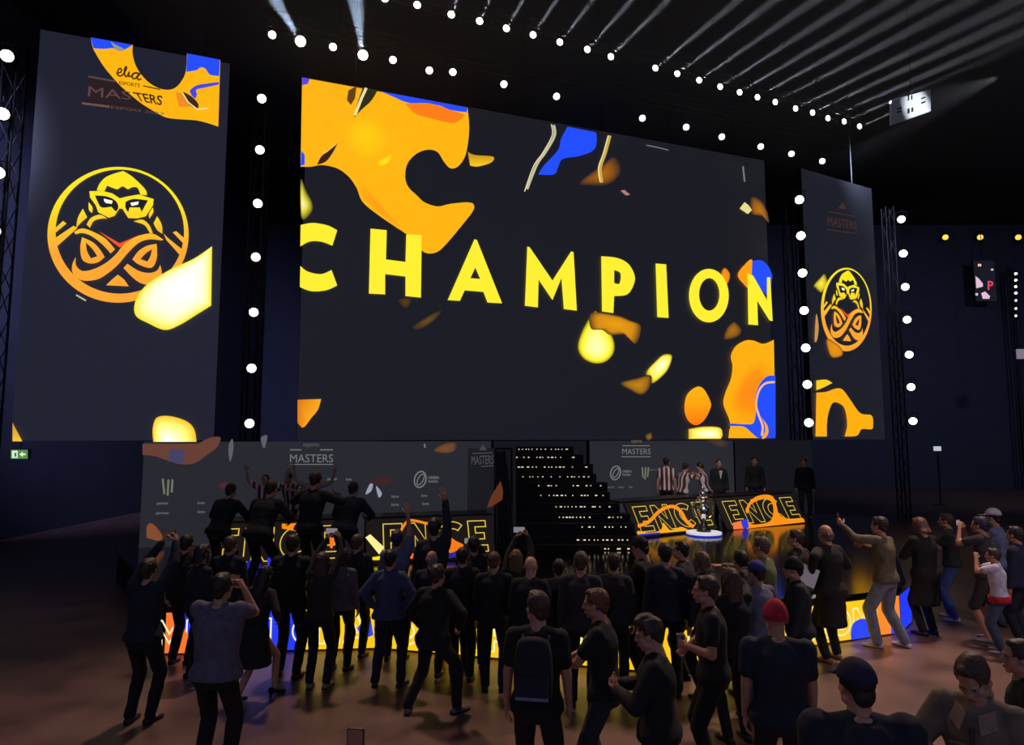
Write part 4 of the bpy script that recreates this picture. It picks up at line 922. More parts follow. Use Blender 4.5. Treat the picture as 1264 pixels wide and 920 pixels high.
def person(pos, yaw, k, pose, label, hair='short', hc=(30, 24, 20), top='tee', tc=(22, 22, 26), bot='trousers', bc=(20, 20, 25), sc=(24, 24, 26), w=1.0, fem=0, near=0, hy=0., hp=None, hat=None, skin=0, extra=(), group=None):
    JOBS.append(dict(pos=pos, yaw=yaw, k=k, pose=pose, label=label, hair=hair, hc=hc, top=top, tc=tc, bot=bot, bc=bc, sc=sc, w=w, fem=fem, near=near, hy=hy, hp=hp, hat=hat, skin=skin, extra=extra, group=group))
def at_person(hx, hy_px, yaw, pose, label, fy=None, ht=1.75, z0=0.0, Y=None, **kw):
    """stand a person so that the crown of the head is seen at (hx, hy_px); fy: row where the feet meet the floor"""
    S = skeleton(pose, kw.get('w', 1.0), kw.get('hy', 0.), kw.get('hp')); tp = S['top']; ya = math.radians(yaw); dx, dy = tp.x*math.cos(ya)+tp.y*math.sin(ya), -tp.x*math.sin(ya)+tp.y*math.cos(ya)
    if fy is not None: Y = at_z(hx, fy, z0)[1]
    if Y is None:
        k = ht/1.75; p = at_z(hx, hy_px, z0+tp.z*k)
    else:
        k = 1.0
        for _ in range(4): p = at_y(hx, hy_px, Y+dy*k); k = (p[2]-z0)/tp.z
    k = min(1.14, max(.78, k))
    person((p[0]-dx*k, p[1]-dy*k, z0), yaw, k, pose, label, **kw)
def build_people():
    Q = []
    for J in JOBS:
        S = J['S'] = skeleton(J['pose'], J['w'], J['hy'], J['hp']); near = J['near']; w, fem = J['w'], J['fem']; vx = .011 if near else .017; lim = .9 if fem else 1.0
        b = MB(); torso(b, S, 0, -.13, .56, w, fem)
        b.cap(S['P']+S['s']*.47, S['head']-V3(0, .01, .08), .058*lim, .052*lim)
        for sd in 'LR':
            sh, el, wr, _, _ = S[sd]; b.cap(sh, el, .053*lim*w, .042*lim); b.cap(el, wr, .041*lim, .028*lim)
            hip, kn, an, _ = S['leg'+sd]; b.cap(hip, kn, .085*lim, .055*lim); b.cap(kn, kn.lerp(an, .35), .054*lim, .056*lim); b.cap(kn.lerp(an, .35), an-V3(0, 0, .02), .056*lim, .036*lim)
            if J['bot'] == 'skirt' or True: b.cap(an-V3(0, 0, .035), an+Matrix.Rotation(math.radians(-S['leg'+sd][3]), 3, 'Z') @ V3(0, .1, -.05), .034, .026)
        Q.append((J, 'body', voxel(b, vx, 2)))
        t = J['top']; b = MB(); g = {'tee': .016, 'long': .018, 'jacket': .026, 'coat': .028, 'tank': .01, 'shirt': .016, 'suit': .022}[t]
        torso(b, S, g, {'tee': -.06, 'long': -.06, 'jacket': -.06, 'coat': -.13, 'tank': .0, 'shirt': -.06, 'suit': -.13}[t], .54, w, fem, 2.1)
        for sd, sx in (('L', -1), ('R', 1)): b.cap(S['N']-S['s']*.015+V3(sx*.04, -.005, 0), S[sd][0]+V3(0, 0, .004), .05+g*.6, .046*lim+g*.6)
        if t == 'coat': b.loft([[S['P']+V3(math.cos(a)*x*w, math.sin(a)*y, z) for a in np.linspace(0, 2*math.pi, 20, endpoint=False)] for z, x, y in ((-.1, .2, .15), (-.3, .21, .16), (-.48, .215, .165))])
        if t in ('jacket', 'coat', 'suit'):
            b.loft([[S['N']-S['s']*.03+V3(math.cos(a)*r, math.sin(a)*r*.95, 0)+S['s']*z for a in np.linspace(0, 2*math.pi, 16, endpoint=False)] for z, r in ((-.03, .095), (.02, .078), (.05, .072))])
        for sd in 'LR':
            sh, el, wr, _, _ = S[sd]
            if t in ('tee', 'shirt'): b.cap(sh, sh.lerp(el, .62), (.053*lim+g)*w, .051*lim+g)
            elif t == 'tank': b.cap(sh, sh.lerp(el, .12), .05*lim+g, .045*lim+g)
            else: b.cap(sh, el, (.053*lim+g)*w, .043*lim+g*.9); b.cap(el, el.lerp(wr, .93), .043*lim+g*.9, .031*lim+g*.7)
        Q.append((J, 'top', voxel(b, .012 if near else .017, 2)))
        b = MB(); bt = J['bot']
        if bt == 'skirt':
            b.loft([[S['P']+V3(math.cos(a)*x, math.sin(a)*y, z) for a in np.linspace(0, 2*math.pi, 24, endpoint=False)] for z, x, y in ((.14, .155, .115), (.0, .19, .145), (-.2, .215, .18), (-.42, .235, .21))])
        else:
            torso(b, S, .013, -.13, .0, w, fem)
            for sd in 'LR':
                hip, kn, an, _ = S['leg'+sd]; loose = .016 if bt == 'trousers' else .026
                b.cap(hip-V3(0, 0, .02), kn, .088*lim+loose*.5, .057*lim+loose)
                if bt == 'shorts': continue
                b.cap(kn, an+V3(0, 0, .0), .057*lim+loose, .044*lim+loose)
        Q.append((J, 'bottom', voxel(b, .012 if near else .017, 2)))
    R = resolve([q[2] for q in Q]); D = {}
    for (J, part, _), r in zip(Q, R): D.setdefault(id(J), {})[part] = r
    for n_, J in enumerate(JOBS):
        S, d = J['S'], D[id(J)]; near = J['near']; hs = 1.0 if not J['fem'] else .95
        Rw = Matrix.Rotation(math.radians(-J['yaw']), 4, 'Z'); k = J['k']
        pieces = [(*d['body'], 0)]
        for p, mi in ((HEADS[(J['fem'], near)], 0), (EYES, 1), (IRIS, 2), (LIPS, 3), (BROW, 4)): pieces.append((*xf(p, S['HR'], S['head'], hs), mi))
        for sd in 'LR':
            sh, el, wr, hand, palm = S[sd]; M = orient(wr-el, -palm); pieces.append((*xf(HANDS[(hand, near)], M, wr-(wr-el).normalized()*.005, .95 if not J['fem'] else .87, mirror=(sd == 'L')), 0)); S['hand'+sd] = (wr, M)
        sk = mat('skin_%d' % J['skin'], SKINS[J['skin']], .55, 0, .08, 30); lipm = mat('lips', (150, 80, 72), .5, noise=.05)
        me = np_mesh('person', pieces, [sk, M_EYE, M_IRIS, lipm, hairm(J['hc'])])
        body = link('person', me); body.matrix_world = Matrix.Translation(J['pos']) @ Rw @ Matrix.Scale(k, 4); tag(body, J['label'], 'person', J['group'])
        def part(name, pc, m, lab=None, parent=body):
            o = link(name, np_mesh(name, [(*p, i) for i, p in enumerate(pc)], m if isinstance(m, list) else [m]), parent)
            if lab: o['label'] = lab
            return o
        cr = crumple(d['top'], .0030 if near else .004, 33, n_); nm = {'tee': 'tee_shirt', 'long': 'sweater', 'jacket': 'jacket', 'coat': 'coat', 'tank': 'tank_top', 'shirt': 'jersey', 'suit': 'suit_jacket'}[J['top']]
        topo = part(nm, [cr], fab(J['tc']) if isinstance(J['tc'], tuple) else J['tc'])
        part({'trousers': 'trousers', 'baggy': 'jeans', 'shorts': 'shorts', 'skirt': 'skirt'}[J['bot']], [crumple(d['bottom'], .004, 38, n_+3)], fab(J['bc']))
        if J['hair']: part('hair', [xf(HAIR[J['hair']], S['HR'], S['head'], hs)], hairm(J['hc']))
        if J['hat']:
            kind, col, back = J['hat']; Rh = S['HR'] @ Matrix.Rotation(math.radians(back), 3, 'Z')
            ho_ = part('beanie' if kind == 'beanie' else 'cap', [xf(BEANIE if kind == 'beanie' else CAPB, Rh, S['head']+S['HR'] @ V3(0, -.004, .012), hs*1.03)], fab(col))
            if kind == 'cap': part('visor', [xf(VISOR, Rh, S['head']+S['HR'] @ V3(0, -.004, .012), hs*1.03)], fab(col), parent=ho_)
        for sd in 'LR':
            _, _, an, tr = S['leg'+sd]; heel = 1 if 'heels' in J['extra'] else 0; ks = (J['sc'], heel)
            if ks not in M_SHOEM: mm = SHOE[heel].copy(); mm.materials.append(fab(J['sc'], .5)); M_SHOEM[ks] = mm
            so = link('shoe', M_SHOEM[ks], body, (an.x, an.y, an.z-.085)); so.rotation_euler = (0, 0, math.radians(-tr))
            if near and not heel:
                if 'sole' not in M_SHOEM: SOLE.materials.append(M_PLASTIC); M_SHOEM['sole'] = SOLE
                link('sole', SOLE, so)
        toW = body.matrix_world
        for e in J['extra']:
            if e == 'backpack':
                b = MB(); c = S['P']+S['s']*.30-S['f']*.20; M = orient(S['f'], S['s'])
                for hw, hd, z0_, z1_, yo in ((.14, .075, -.2, .2, 0),):
                    R_ = []
                    for z, kx, ky in ((-.21, .7, .6), (-.19, 1, .95), (-.05, 1.04, 1.05), (.1, 1, .95), (.19, .85, .7), (.22, .5, .4)):
                        R_.append([c+M @ V3(math.copysign(abs(math.cos(a))**.5, math.cos(a))*hw*kx, math.copysign(abs(math.sin(a))**.5, math.sin(a))*hd*ky, z) for a in np.linspace(0, 2*math.pi, 24, endpoint=False)])
                    b.loft(R_)
                bo = b.build('backpack', fab((30, 30, 36)), body, True); b = MB()
                b.loft([[c+M @ V3(math.cos(a)*.1, -.075-.03*(1 if math.sin(a) > 0 else .2)*1, z+math.sin(a)*.0) for a in np.linspace(0, 2*math.pi, 12, endpoint=False)] for z in (-.17, -.02)])
                b2 = MB(); b2.box((-.12, -.095, -.175), (.12, -.06, -.04), M=Matrix.Translation(c) @ M.to_4x4()); b2.build('front_pocket', fab((36, 36, 44)), bo)
                b2 = MB(); b2.box((-.12, -.098, -.2), (.12, -.07, -.178), M=Matrix.Translation(c) @ M.to_4x4()); b2.build('reflective_strip', fab((120, 130, 165)), bo)['label'] = 'pale grey strip across the backpack'
                for sx in (-1, 1):
                    b = MB(); ps = [c+M @ V3(sx*.09, .05, .17), S['P']+S['s']*.515+V3(sx*.1, -.01, .0), S['P']+S['s']*.44+S['f']*.16+V3(sx*.11, 0, 0), S['P']+S['s']*.25+S['f']*.13+V3(sx*.16, 0, 0), c+M @ V3(sx*.14, .06, -.1)]
                    for q0, q1 in zip(ps, ps[1:]): b.cap(q0, q1, .016, .016, 8)
                    b.build('strap', fab((26, 26, 30)), bo, True)
            if e == 'stripe':
                b = MB(); c = S['P']+S['s']*.36-S['f']*(.176+.06*(J['w']-1)); M = orient(S['f'], S['s']); b.box((-.14, -.006, -.012), (.02, .02, .012), M=Matrix.Translation(c) @ M.to_4x4() @ Matrix.Rotation(-.12, 4, 'Y')); b.build('back_stripe', fab((150, 150, 175)), topo)['label'] = 'pale stripe across the back of the jacket'
            if e == 'collar':
                b = MB(); b.loft([[S['N']-S['s']*.03+V3(math.cos(a)*r, math.sin(a)*r, 0)+S['s']*z for a in np.linspace(0, 2*math.pi, 20, endpoint=False)] for z, r in ((.0, .086), (.05, .07), (.055, .062))]); b.build('collar', fab((190, 190, 200)), topo, True)['label'] = 'pale collar'
            if e == 'shirtfront':
                b = MB(); c = S['P']+S['s']*.36+S['f']*.148; M = orient(S['f'], S['s']); V_ = [(-.05, .0, .14), (.05, .0, .14), (.0, .004, -.1)]
                b.loft([[c+M @ V3(x, y-.02, z) for x, y, z in V_], [c+M @ V3(x, y+.008, z) for x, y, z in V_]]); b.build('shirt_front', fab((225, 225, 235)), topo)['label'] = 'white shirt front'
            if e == 'print':
                for z_, w_ in ((.40, .2), (.335, .26), (.28, .22)):
                    b = MB(); c = S['P']+S['s']*z_+S['f']*.142; M = orient(S['f'], S['s']); b.box((-w_/2, -.01, -.012), (w_/2, .006, .012), M=Matrix.Translation(c) @ M.to_4x4()); b.build('chest_print', fab((140, 140, 150)), topo)['label'] = 'pale printed band on the chest'
            if e == 'opencollar':
                M = orient(S['f'], S['s']); cm = fab((150, 124, 106))
                for sx in (-1, 1):
                    b = MB(); q = [V3(sx*.03, .095, .505), V3(sx*.1, .03, .53), V3(sx*.12, .085, .45), V3(sx*.055, .155, .42)]
                    q = [S['P']+S['s']*v.z+S['f']*(v.y+.012)+V3(v.x, 0, 0) for v in q]; b.loft([q, [v+S['f']*.014+S['s']*.01 for v in q]]); b.build('collar_flap', cm, topo)
                    b = MB(); ps = [S['P']+S['s']*z+S['f']*y+V3(sx*.075, 0, 0) for z, y in ((.37, .165), (.29, .16))]
                    b.box((-.045, -.012, -.05), (.045, .012, .05), M=Matrix.Translation(ps[1]) @ M.to_4x4()); b.build('chest_pocket', fab((118, 103, 92)), topo)
                b = MB(); ps = [S['P']+S['s']*z+S['f']*y for z, y in ((.44, .145), (.36, .162), (.28, .158), (.16, .145), (.05, .15))]
                for q0, q1 in zip(ps, ps[1:]): b.cap(q0, q1, .014, .014, 8)
                b.build('placket', fab((84, 70, 62)), topo, True)
            if e == 'redhem':
                b = MB(); b.loft([[S['P']+S['s']*z+V3(math.cos(a)*.218, 0, 0)+S['f']*math.sin(a)*.168 for a in np.linspace(0, 2*math.pi, 24, endpoint=False)] for z in (-.08, .03)]); b.build('red_hem', fab((190, 30, 50)), topo, True)['label'] = 'red band at the hem'
        # things held in the hands
        ht = POSE[J['pose']].get('hold')
        if ht and 'nohold' not in J['extra']:
            sd = 'L' if ht in ('phone_l', 'cup', 'paper') else 'R'; wr, M = S['hand'+sd]
            g = toW @ (wr+M @ V3(0, .078, -.034*1)); HELD.append((ht, g, Rw.to_3x3(), J))
build_later = []
# ---- the crowd on the floor, far left to far right
NAVY, BLK, CHAR, DGR = (26, 30, 46), (18, 18, 22), (34, 34, 40), (46, 46, 52)
BRN, DBR, BLO, GRY, GIN = (58, 40, 28), (34, 25, 20), (120, 92, 58), (88, 82, 78), (110, 62, 34)
P = at_person
P(183, 690, 6, 'filmhigh', 'person in dark clothes at the far left holding a phone high with both hands', fy=893, top='long', tc=NAVY, bc=BLK, hair='short', hc=BRN, w=1.05)
P(274, 708, 4, 'film', 'broad person in a grey T-shirt filming with both hands at face height', ht=1.78, top='tee', tc=(96, 88, 108), bc=BLK, hair='short', hc=DBR, w=1.18, near=1, extra=())
P(231, 660, 8, 'stand', 'person in black standing between the far left filmer and the grey T-shirt', fy=820, top='jacket', tc=BLK, hair='short', hc=DBR)
P(250, 672, 30, 'stand', 'person with a pale face right behind the grey T-shirt', fy=838, top='long', tc=NAVY, hair='bob', hc=DBR, fem=1)
P(285, 662, 5, 'stand', 'brown-haired person close to the stage foot at left, seen above the grey T-shirt', fy=824, top='jacket', tc=CHAR, hair='short', hc=(74, 52, 38))
P(330, 698, 22, 'walkw', 'bare-legged person in a short black skirt and heels walking', fy=866, top='long', tc=(30, 26, 26), bot='skirt', bc=(22, 20, 22), sc=BLK, hair='long', hc=DBR, fem=1, near=1, extra=('heels',))
P(362, 660, 2, 'stand2', 'tall person in black beside the walking skirt wearer', fy=836, top='jacket', tc=BLK, hair='short', hc=DBR, w=1.08)
P(397, 682, 3, 'filmhigh', 'long-haired person with a lit phone held overhead, dark slim trousers', fy=850, top='long', tc=(38, 32, 34), bc=BLK, hair='long', hc=(72, 50, 38), fem=1, sc=(120, 110, 105), near=1)
P(423, 677, 8, 'stand', 'person in a pale mauve top with dark hair', fy=828, top='long', tc=(104, 92, 104), bc=BLK, hair='bob', hc=DBR, fem=1)
P(441, 660, 6, 'stand', 'person in dark clothes with a pale collar left of the denim jacket', fy=812, top='jacket', tc=NAVY, hair='short', hc=(84, 60, 42), extra=('collar',))
P(482, 679, 6, 'hips', 'person in a blue denim jacket with hands on hips', fy=848, top='jacket', tc=(58, 66, 96), bc=NAVY, hair='short', hc=DBR, near=1)
P(490, 655, 4, 'raise', 'person in a pale blue top with one arm up near the stage', fy=815, top='tee', tc=(98, 104, 136), hair='short', hc=(36, 36, 70))
P(540, 697, 24, 'wide', 'person in a black suit striding with legs wide apart', fy=882, top='suit', tc=BLK, bc=BLK, hair='short', hc=(58, 44, 38), near=1, sc=(90, 90, 100), w=1.05)
P(533, 680, 4, 'stand', 'grey-haired balding person half hidden behind the striding suit', fy=836, top='jacket', tc=NAVY, hair='ring', hc=(120, 116, 116))
P(536, 640, 0, 'raise', 'tall person in dark clothes by the stage with one sleeve raised high', fy=816, top='long', tc=(44, 42, 52), hair='short', hc=DBR)
P(585, 662, -6, 'film', 'person in a navy jacket holding a phone to the face', fy=826, top='jacket', tc=NAVY, bc=BLK, hair='short', hc=DBR)
P(610, 681, 5, 'stand', 'person in a black sweater seen from behind with a pale neck', fy=853, top='long', tc=(24, 24, 30), bc=(26, 25, 30), hair='crop', hc=(92, 66, 50), near=1, w=1.05)
P(637, 679, 3, 'filmhigh', 'fair-haired person holding a lit phone overhead beside the drape', fy=838, top='long', tc=(40, 36, 36), hair='long', hc=BLO, fem=1)
P(655, 687, 14, 'stand', 'bald person behind the backpack wearer', fy=868, top='jacket', tc=BLK, hair=None, skin=2)
P(664, 730, 10, 'stand', 'person in a black T-shirt wearing a black backpack', ht=1.78, top='tee', tc=(18, 18, 22), bc=(24, 24, 30), hair='short', hc=(70, 50, 40), near=1, hy=-38, extra=('backpack',), w=1.08)
P(735, 727, -72, 'front', 'person in a printed black T-shirt facing left with hands held out', ht=1.72, top='tee', tc=(24, 24, 28), bot='trousers', bc=(52, 54, 66), hair='short', hc=(104, 66, 42), near=1, extra=('print',))
P(717, 681, 12, 'stand', 'person in a dark grey shirt behind the printed T-shirt', fy=872, top='long', tc=(48, 44, 48), hair='short', hc=(72, 54, 42), w=1.08, near=1)
P(757, 683, 8, 'stand', 'person in black right of the dark grey shirt', fy=860, top='jacket', tc=CHAR, hair='short', hc=DBR)
P(788, 664, -58, 'low', 'person in a black cap with hands raised to the chest', fy=845, top='jacket', tc=BLK, hair='crop', hc=DBR, hat=('cap', (30, 28, 32), 0))
P(821, 671, 6, 'stand', 'dark-haired person in navy near the stage, right of the black cap', fy=860, top='long', tc=NAVY, hair='short', hc=DBR)
P(841, 668, -60, 'stand', 'person with a pink-lit face turned left towards the trophy', fy=836, top='jacket', tc=(40, 34, 40), hair='crop', hc=DBR, skin=2)
P(866, 681, -40, 'stand', 'person with light brown hair below the trophy', fy=862, top='long', tc=NAVY, hair='bob', hc=(96, 72, 56), fem=1)
P(872, 711, -78, 'drink', 'person in a black T-shirt holding a plastic cup out to the left', ht=1.76, top='tee', tc=(26, 25, 28), bc=BLK, hair='short', hc=(64, 46, 38), near=1, w=1.05)
P(798, 762, -74, 'low', 'person in black with a lit face looking left in front of the cup holder', ht=1.68, top='jacket', tc=(22, 20, 22), bc=BLK, hair='quiff', hc=(60, 44, 32), near=1)
P(902, 701, -12, 'filmr', 'long-haired person in black raising one hand by the face', fy=916, top='long', tc=(22, 22, 26), bc=BLK, hair='long', hc=(84, 56, 44), fem=1, near=1, extra=('nohold',))
P(934, 694, -30, 'stand2', 'person in a blue and white cap and a pale grey-blue top', fy=886, top='tee', tc=(98, 100, 124), bot='trousers', bc=(50, 60, 92), hair='crop', hc=DBR, hat=('cap', (56, 60, 130), 0), near=1)
P(940, 663, -50, 'pointl', 'person in a green top pointing left with a yellow-lit arm', fy=838, top='long', tc=(92, 98, 62), hair='short', hc=(96, 70, 62))
P(957, 743, 10, 'stand', 'person in a red beanie and a dark T-shirt', ht=1.74, top='tee', tc=(34, 38, 52), bc=(30, 32, 44), hair=None, hat=('beanie', (190, 34, 58), 0), near=1, w=1.22)
P(980, 689, -74, 'stand2', 'person in a black beanie in profile facing left', fy=878, top='jacket', tc=(28, 32, 38), bc=BLK, hair='crop', hc=BLK, hat=('beanie', (20, 20, 24), 0), near=1)
P(983, 654, -40, 'stand', 'person in dark maroon with a face turned left at the stage corner', fy=812, w=.95, top='jacket', tc=(40, 26, 30), hair='short', hc=(70, 48, 40), hy=-20)
P(1019, 648, -20, 'paper', 'balding person in a long black coat holding a white sheet at the stage foot', fy=817, w=.96, top='coat', tc=(24, 20, 22), bc=BLK, sc=(130, 96, 84), hair='ring', hc=(110, 90, 78))
P(1086, 638, -38, 'filml', 'person in a khaki sweater and grey jeans reaching a phone forward', fy=799, top='long', tc=(104, 90, 70), bot='baggy', bc=(120, 124, 142), sc=(205, 190, 190), hair='short', hc=(48, 36, 30))
P(1133, 639, -16, 'low', 'brown-haired person in a long black coat, right of the khaki sweater', fy=784, top='coat', tc=(24, 22, 26), bc=BLK, hair='bob', hc=(112, 76, 60), w=1.05, sc=(40, 32, 34))
P(1168, 634, -55, 'cross', 'person in a dark T-shirt and blue jeans with folded arms', fy=765, top='tee', tc=(40, 44, 44), bot='baggy', bc=(66, 82, 132), sc=(200, 200, 210), hair='short', hc=(70, 52, 44))
P(1210, 638, -40, 'film', 'person in dark grey holding up a pale phone, behind the white shirt', fy=792, top='tee', tc=(58, 54, 58), bot='shorts', bc=(60, 56, 64), hair='short', hc=(50, 44, 74), sc=(150, 150, 160))
P(1226, 629, -40, 'cross', 'person in a white cap and a pale blue top at the far right', fy=772, top='tee', tc=(112, 122, 158), bc=(60, 62, 80), hair='crop', hc=DBR, hat=('cap', (215, 205, 215), 0))
P(1226, 677, -52, 'film', 'person in a white T-shirt with a red hem filming to the left', fy=806, top='tee', tc=(205, 200, 222), bot='baggy', bc=(62, 74, 100), sc=(170, 170, 180), hair='short', hc=(60, 40, 40), extra=('redhem',))
P(1253, 650, -30, 'stand', 'person in navy at the right edge of the crowd', fy=800, top='jacket', tc=(34, 36, 66), bc=NAVY, hair='short', hc=(50, 36, 40))
P(1057, 818, 8, 'stand', 'person in a dark cap and a navy jacket with a pale stripe, bottom right', ht=1.78, top='jacket', tc=(32, 32, 46), bc=BLK, hair='crop', hc=DBR, hat=('cap', (42, 38, 66), 0), near=1, w=1.34, hy=-14, extra=('stripe',))
P(1194, 816, -128, 'lookdown', 'person in a beige jacket looking down, at the bottom right', ht=1.76, top='jacket', tc=(124, 108, 96), bc=DGR, hair='short', hc=(78, 50, 42), near=1, w=1.1, extra=('opencollar',))
P(1258, 790, -60, 'stand', 'person in a dark top behind the beige jacket, cut by the right edge', ht=1.62, top='tee', tc=(46, 46, 54), bc=BLK, hair='short', hc=(56, 38, 36), near=1, hy=-18)
P(362, 974, 8, 'filmr', 'raised hand of a person below the frame with a phone', ht=1.7, top='long', tc=(60, 58, 62), bc=BLK, hair='short', hc=DBR, near=1)
P(571, 676, 2, 'stand', 'person in black between the striding suit and the black sweater', fy=841, top='jacket', tc=BLK, hair='short', hc=DBR, w=1.05)
P(690, 690, 6, 'stand', 'person in black left of the dark grey shirt, behind the backpack', fy=856, top='jacket', tc=(22, 20, 24), hair='crop', hc=DBR, w=1.08)
P(914, 680, -14, 'stand', 'person in dark blue behind the long-haired hand raiser', fy=858, top='jacket', tc=NAVY, hair='short', hc=DBR)
# ---- people on the stage
P(286, 597, 10, 'lean', 'dark figure on the stage leaning towards the leftmost desk', Y=11.0, z0=DZ, top='jacket', tc=BLK, hair='short', hc=DBR)
P(336, 594, 12, 'lean', 'dark figure on the stage between the first two letters of the leftmost desk', Y=10.4, z0=DZ, top='jacket', tc=(20, 20, 26), hair='short', hc=DBR, w=1.1)
P(391, 583, 14, 'hug', 'tall dark figure on the stage right of the leftmost paint bar', Y=10.55, z0=DZ, top='jacket', tc=BLK, hair='short', hc=DBR)
P(437, 595, 14, 'lean', 'dark figure on the stage between the two left desks', Y=11.1, z0=DZ, top='jacket', tc=NAVY, hair='short', hc=DBR, w=1.15)
JM = fab_stripe = None
def jersey():
    m = mat('striped_jersey', (120, 40, 50), .8); nt = m.node_tree; b = nt.nodes['Principled BSDF']; tc = nt.nodes.new('ShaderNodeTexCoord'); wv = nt.nodes.new('ShaderNodeTexWave'); wv.bands_direction = 'X'; wv.inputs['Scale'].default_value = 2.6; wv.inputs['Distortion'].default_value = .4
    rp = nt.nodes.new('ShaderNodeValToRGB'); rp.color_ramp.interpolation = 'CONSTANT'; rp.color_ramp.elements[0].color = (*lin((96, 34, 44)), 1); rp.color_ramp.elements[1].position = .62; rp.color_ramp.elements[1].color = (*lin((225, 215, 215)), 1)
    nt.links.new(tc.outputs['Object'], wv.inputs['Vector']); nt.links.new(wv.outputs['Fac'], rp.inputs['Fac'])
    for l in list(b.inputs['Base Color'].links): nt.links.remove(l)
    nt.links.new(rp.outputs['Color'], b.inputs['Base Color']); return m
JM = jersey()
P(328, 586, 165, 'raisew', 'player in a striped jersey cheering behind the leftmost desk', Y=14.3, z0=DZ, top='shirt', tc=JM, hair='short', hc=DBR)
P(356, 584, -170, 'hug', 'player in a striped jersey hugging team mates behind the leftmost desk', Y=14.9, z0=DZ, top='shirt', tc=JM, hair='short', hc=DBR)
P(386, 584, 170, 'raisew', 'player in a pale jersey with raised hands beside the hugging players', Y=14.4, z0=DZ, top='shirt', tc=(170, 150, 150), hair='short', hc=DBR)
P(822, 565, 10, 'stand', 'player in a maroon and white jersey turned away, left of the hugging pair', Y=18.75, z0=DZ, top='shirt', tc=JM, hair='short', hc=DBR)
P(847, 572, 60, 'hug', 'player in a striped jersey bending into a hug, left of the pair', Y=18.6, z0=DZ, top='shirt', tc=JM, hair='short', hc=DBR)
P(863, 571, -60, 'hug', 'player in a striped jersey bending into a hug, right of the pair', Y=19.0, z0=DZ, top='shirt', tc=JM, hair='short', hc=DBR)
P(887, 567, 176, 'stand', 'bearded person in a dark suit and white shirt facing the crowd by the trophy', Y=19.25, z0=DZ, top='suit', tc=(26, 26, 34), bc=(22, 22, 28), hair='short', hc=(60, 44, 34), extra=('shirtfront',))
P(931, 564, 190, 'stand', 'dim figure in black standing behind the rightmost desk', Y=19.8, z0=DZ, top='jacket', tc=BLK, hair='short', hc=DBR)
P(992, 566, 200, 'stand', 'dim figure at the right end of the stage beyond the desks', Y=19.7, z0=DZ, top='jacket', tc=BLK, hair='short', hc=DBR)
build_people()
# ---- things held in hands
M_SCR = mat('phone_screen', (30, 26, 24), .2, noise=0, emit=(150, 140, 150), estr=.7); M_SCRD = mat('phone_screen_dark', (20, 16, 16), .15, noise=0, emit=(70, 44, 44), estr=.5)
M_PHONE = mat('phone_case', (26, 26, 30), .35); M_CUP = mat('clear_cup', (160, 160, 165), .2, 0, .05); M_PAPER = mat('white_sheet', (225, 220, 228), .7, 0, .04)
HN = {}
PHL = ['phone held high by the dark figure at the far left', 'phone at the face of the broad grey T-shirt', 'lit phone held overhead by the long-haired person in slim trousers', 'white phone at the face of the navy jacket',
       'lit phone held overhead by the fair-haired person beside the drape', 'phone reached forward by the khaki sweater', 'phone held up by the dark grey top at right', 'phone in front of the white T-shirt with a red hem', 'dark phone raised at the bottom edge of the picture']
def where(J): return J['label']
for ht, g, R, J in HELD:
    who = J['label'].replace('person ', 'one ', 1); fwd = R @ V3(0, 1, 0); rt = R @ V3(1, 0, 0)
    k = J['k']
    if ht.startswith('phone'):
        land = ht == 'phone_up'
        c = Vector(g)+fwd*.02+(Vector((0, 0, .04)) if not land else Vector((0, 0, .02)))
        if land: c -= rt*(.055 if J['pose'] == 'film' else .07)
        o = thing('phone', 'x', 'phone', tuple(c)); o.rotation_euler = R.to_4x4().to_euler(); wd, hh = (.078, .04) if land else (.038, .077)
        def rr(w_, h_, y): return [V3(math.copysign(w_-.01, math.cos(a))+.01*math.cos(a), y, math.copysign(h_-.01, math.sin(a))+.01*math.sin(a)) for a in np.linspace(.01, 2*math.pi+.01, 20, endpoint=False)]
        b = MB(); b.loft([rr(wd, hh, -.004), rr(wd, hh, .005)]); b.build('case', M_PHONE, o)
        b = MB(); b.loft([rr(wd-.004, hh-.004, -.0048), rr(wd-.004, hh-.004, -.0041)]); b.build('screen', M_SCR if len(HN) in (2, 3, 4, 6) else M_SCRD, o)
        b = MB(); b.tube((-wd+.018, .005, hh-.018), (-wd+.018, .0075, hh-.018), .007); b.build('camera', M_PLASTIC, o)
        o['label'] = PHL[len(HN)]; HN[o.name] = o
        o['group'] = 'phones held up in the crowd'
    elif ht == 'cup':
        o = thing('plastic_cup', 'clear plastic drinking cup held out by the black T-shirt wearer', 'cup', tuple(Vector(g)+Vector((0, 0, -.05)))); b = MB(); b.loft(lathe([(.028, 0), (.036, .12), (.038, .12), (.034, .115), (.026, .006)], 20)); b.build('cup', M_CUP, o, True); b = MB(); b.loft(lathe([(.026, .01), (.031, .075)], 18)); b.build('drink', mat('cola', (60, 34, 20), .2), o, True)
    elif ht == 'paper':
        o = thing('paper_sheet', 'white paper sheet held beside the long black coat', 'paper', tuple(Vector(g)+Vector((-.10, -.13, .04)))); o.rotation_euler = (0, math.radians(24), math.radians(12)); b = MB(); nx = 6
        R1 = [[V3((i/nx-.5)*.3, -.004+.02*math.sin(i/nx*3)*1, z), V3((i/nx-.5)*.3, .0+.02*math.sin(i/nx*3), z)] for z in (-.13, .16) for i in range(nx+1)]
        f_ = [V3((i/nx-.5)*.3, .02*math.sin(i/nx*3), 0) for i in range(nx+1)]; lp_ = [q+V3(0, -.002, 0) for q in f_]+[q+V3(0, .002, 0) for q in f_[::-1]]
        b.loft([[q+V3(0, 0, -.12) for q in lp_], [q+V3(0, 0, .13) for q in lp_]]); b.build('sheet', M_PAPER, o)

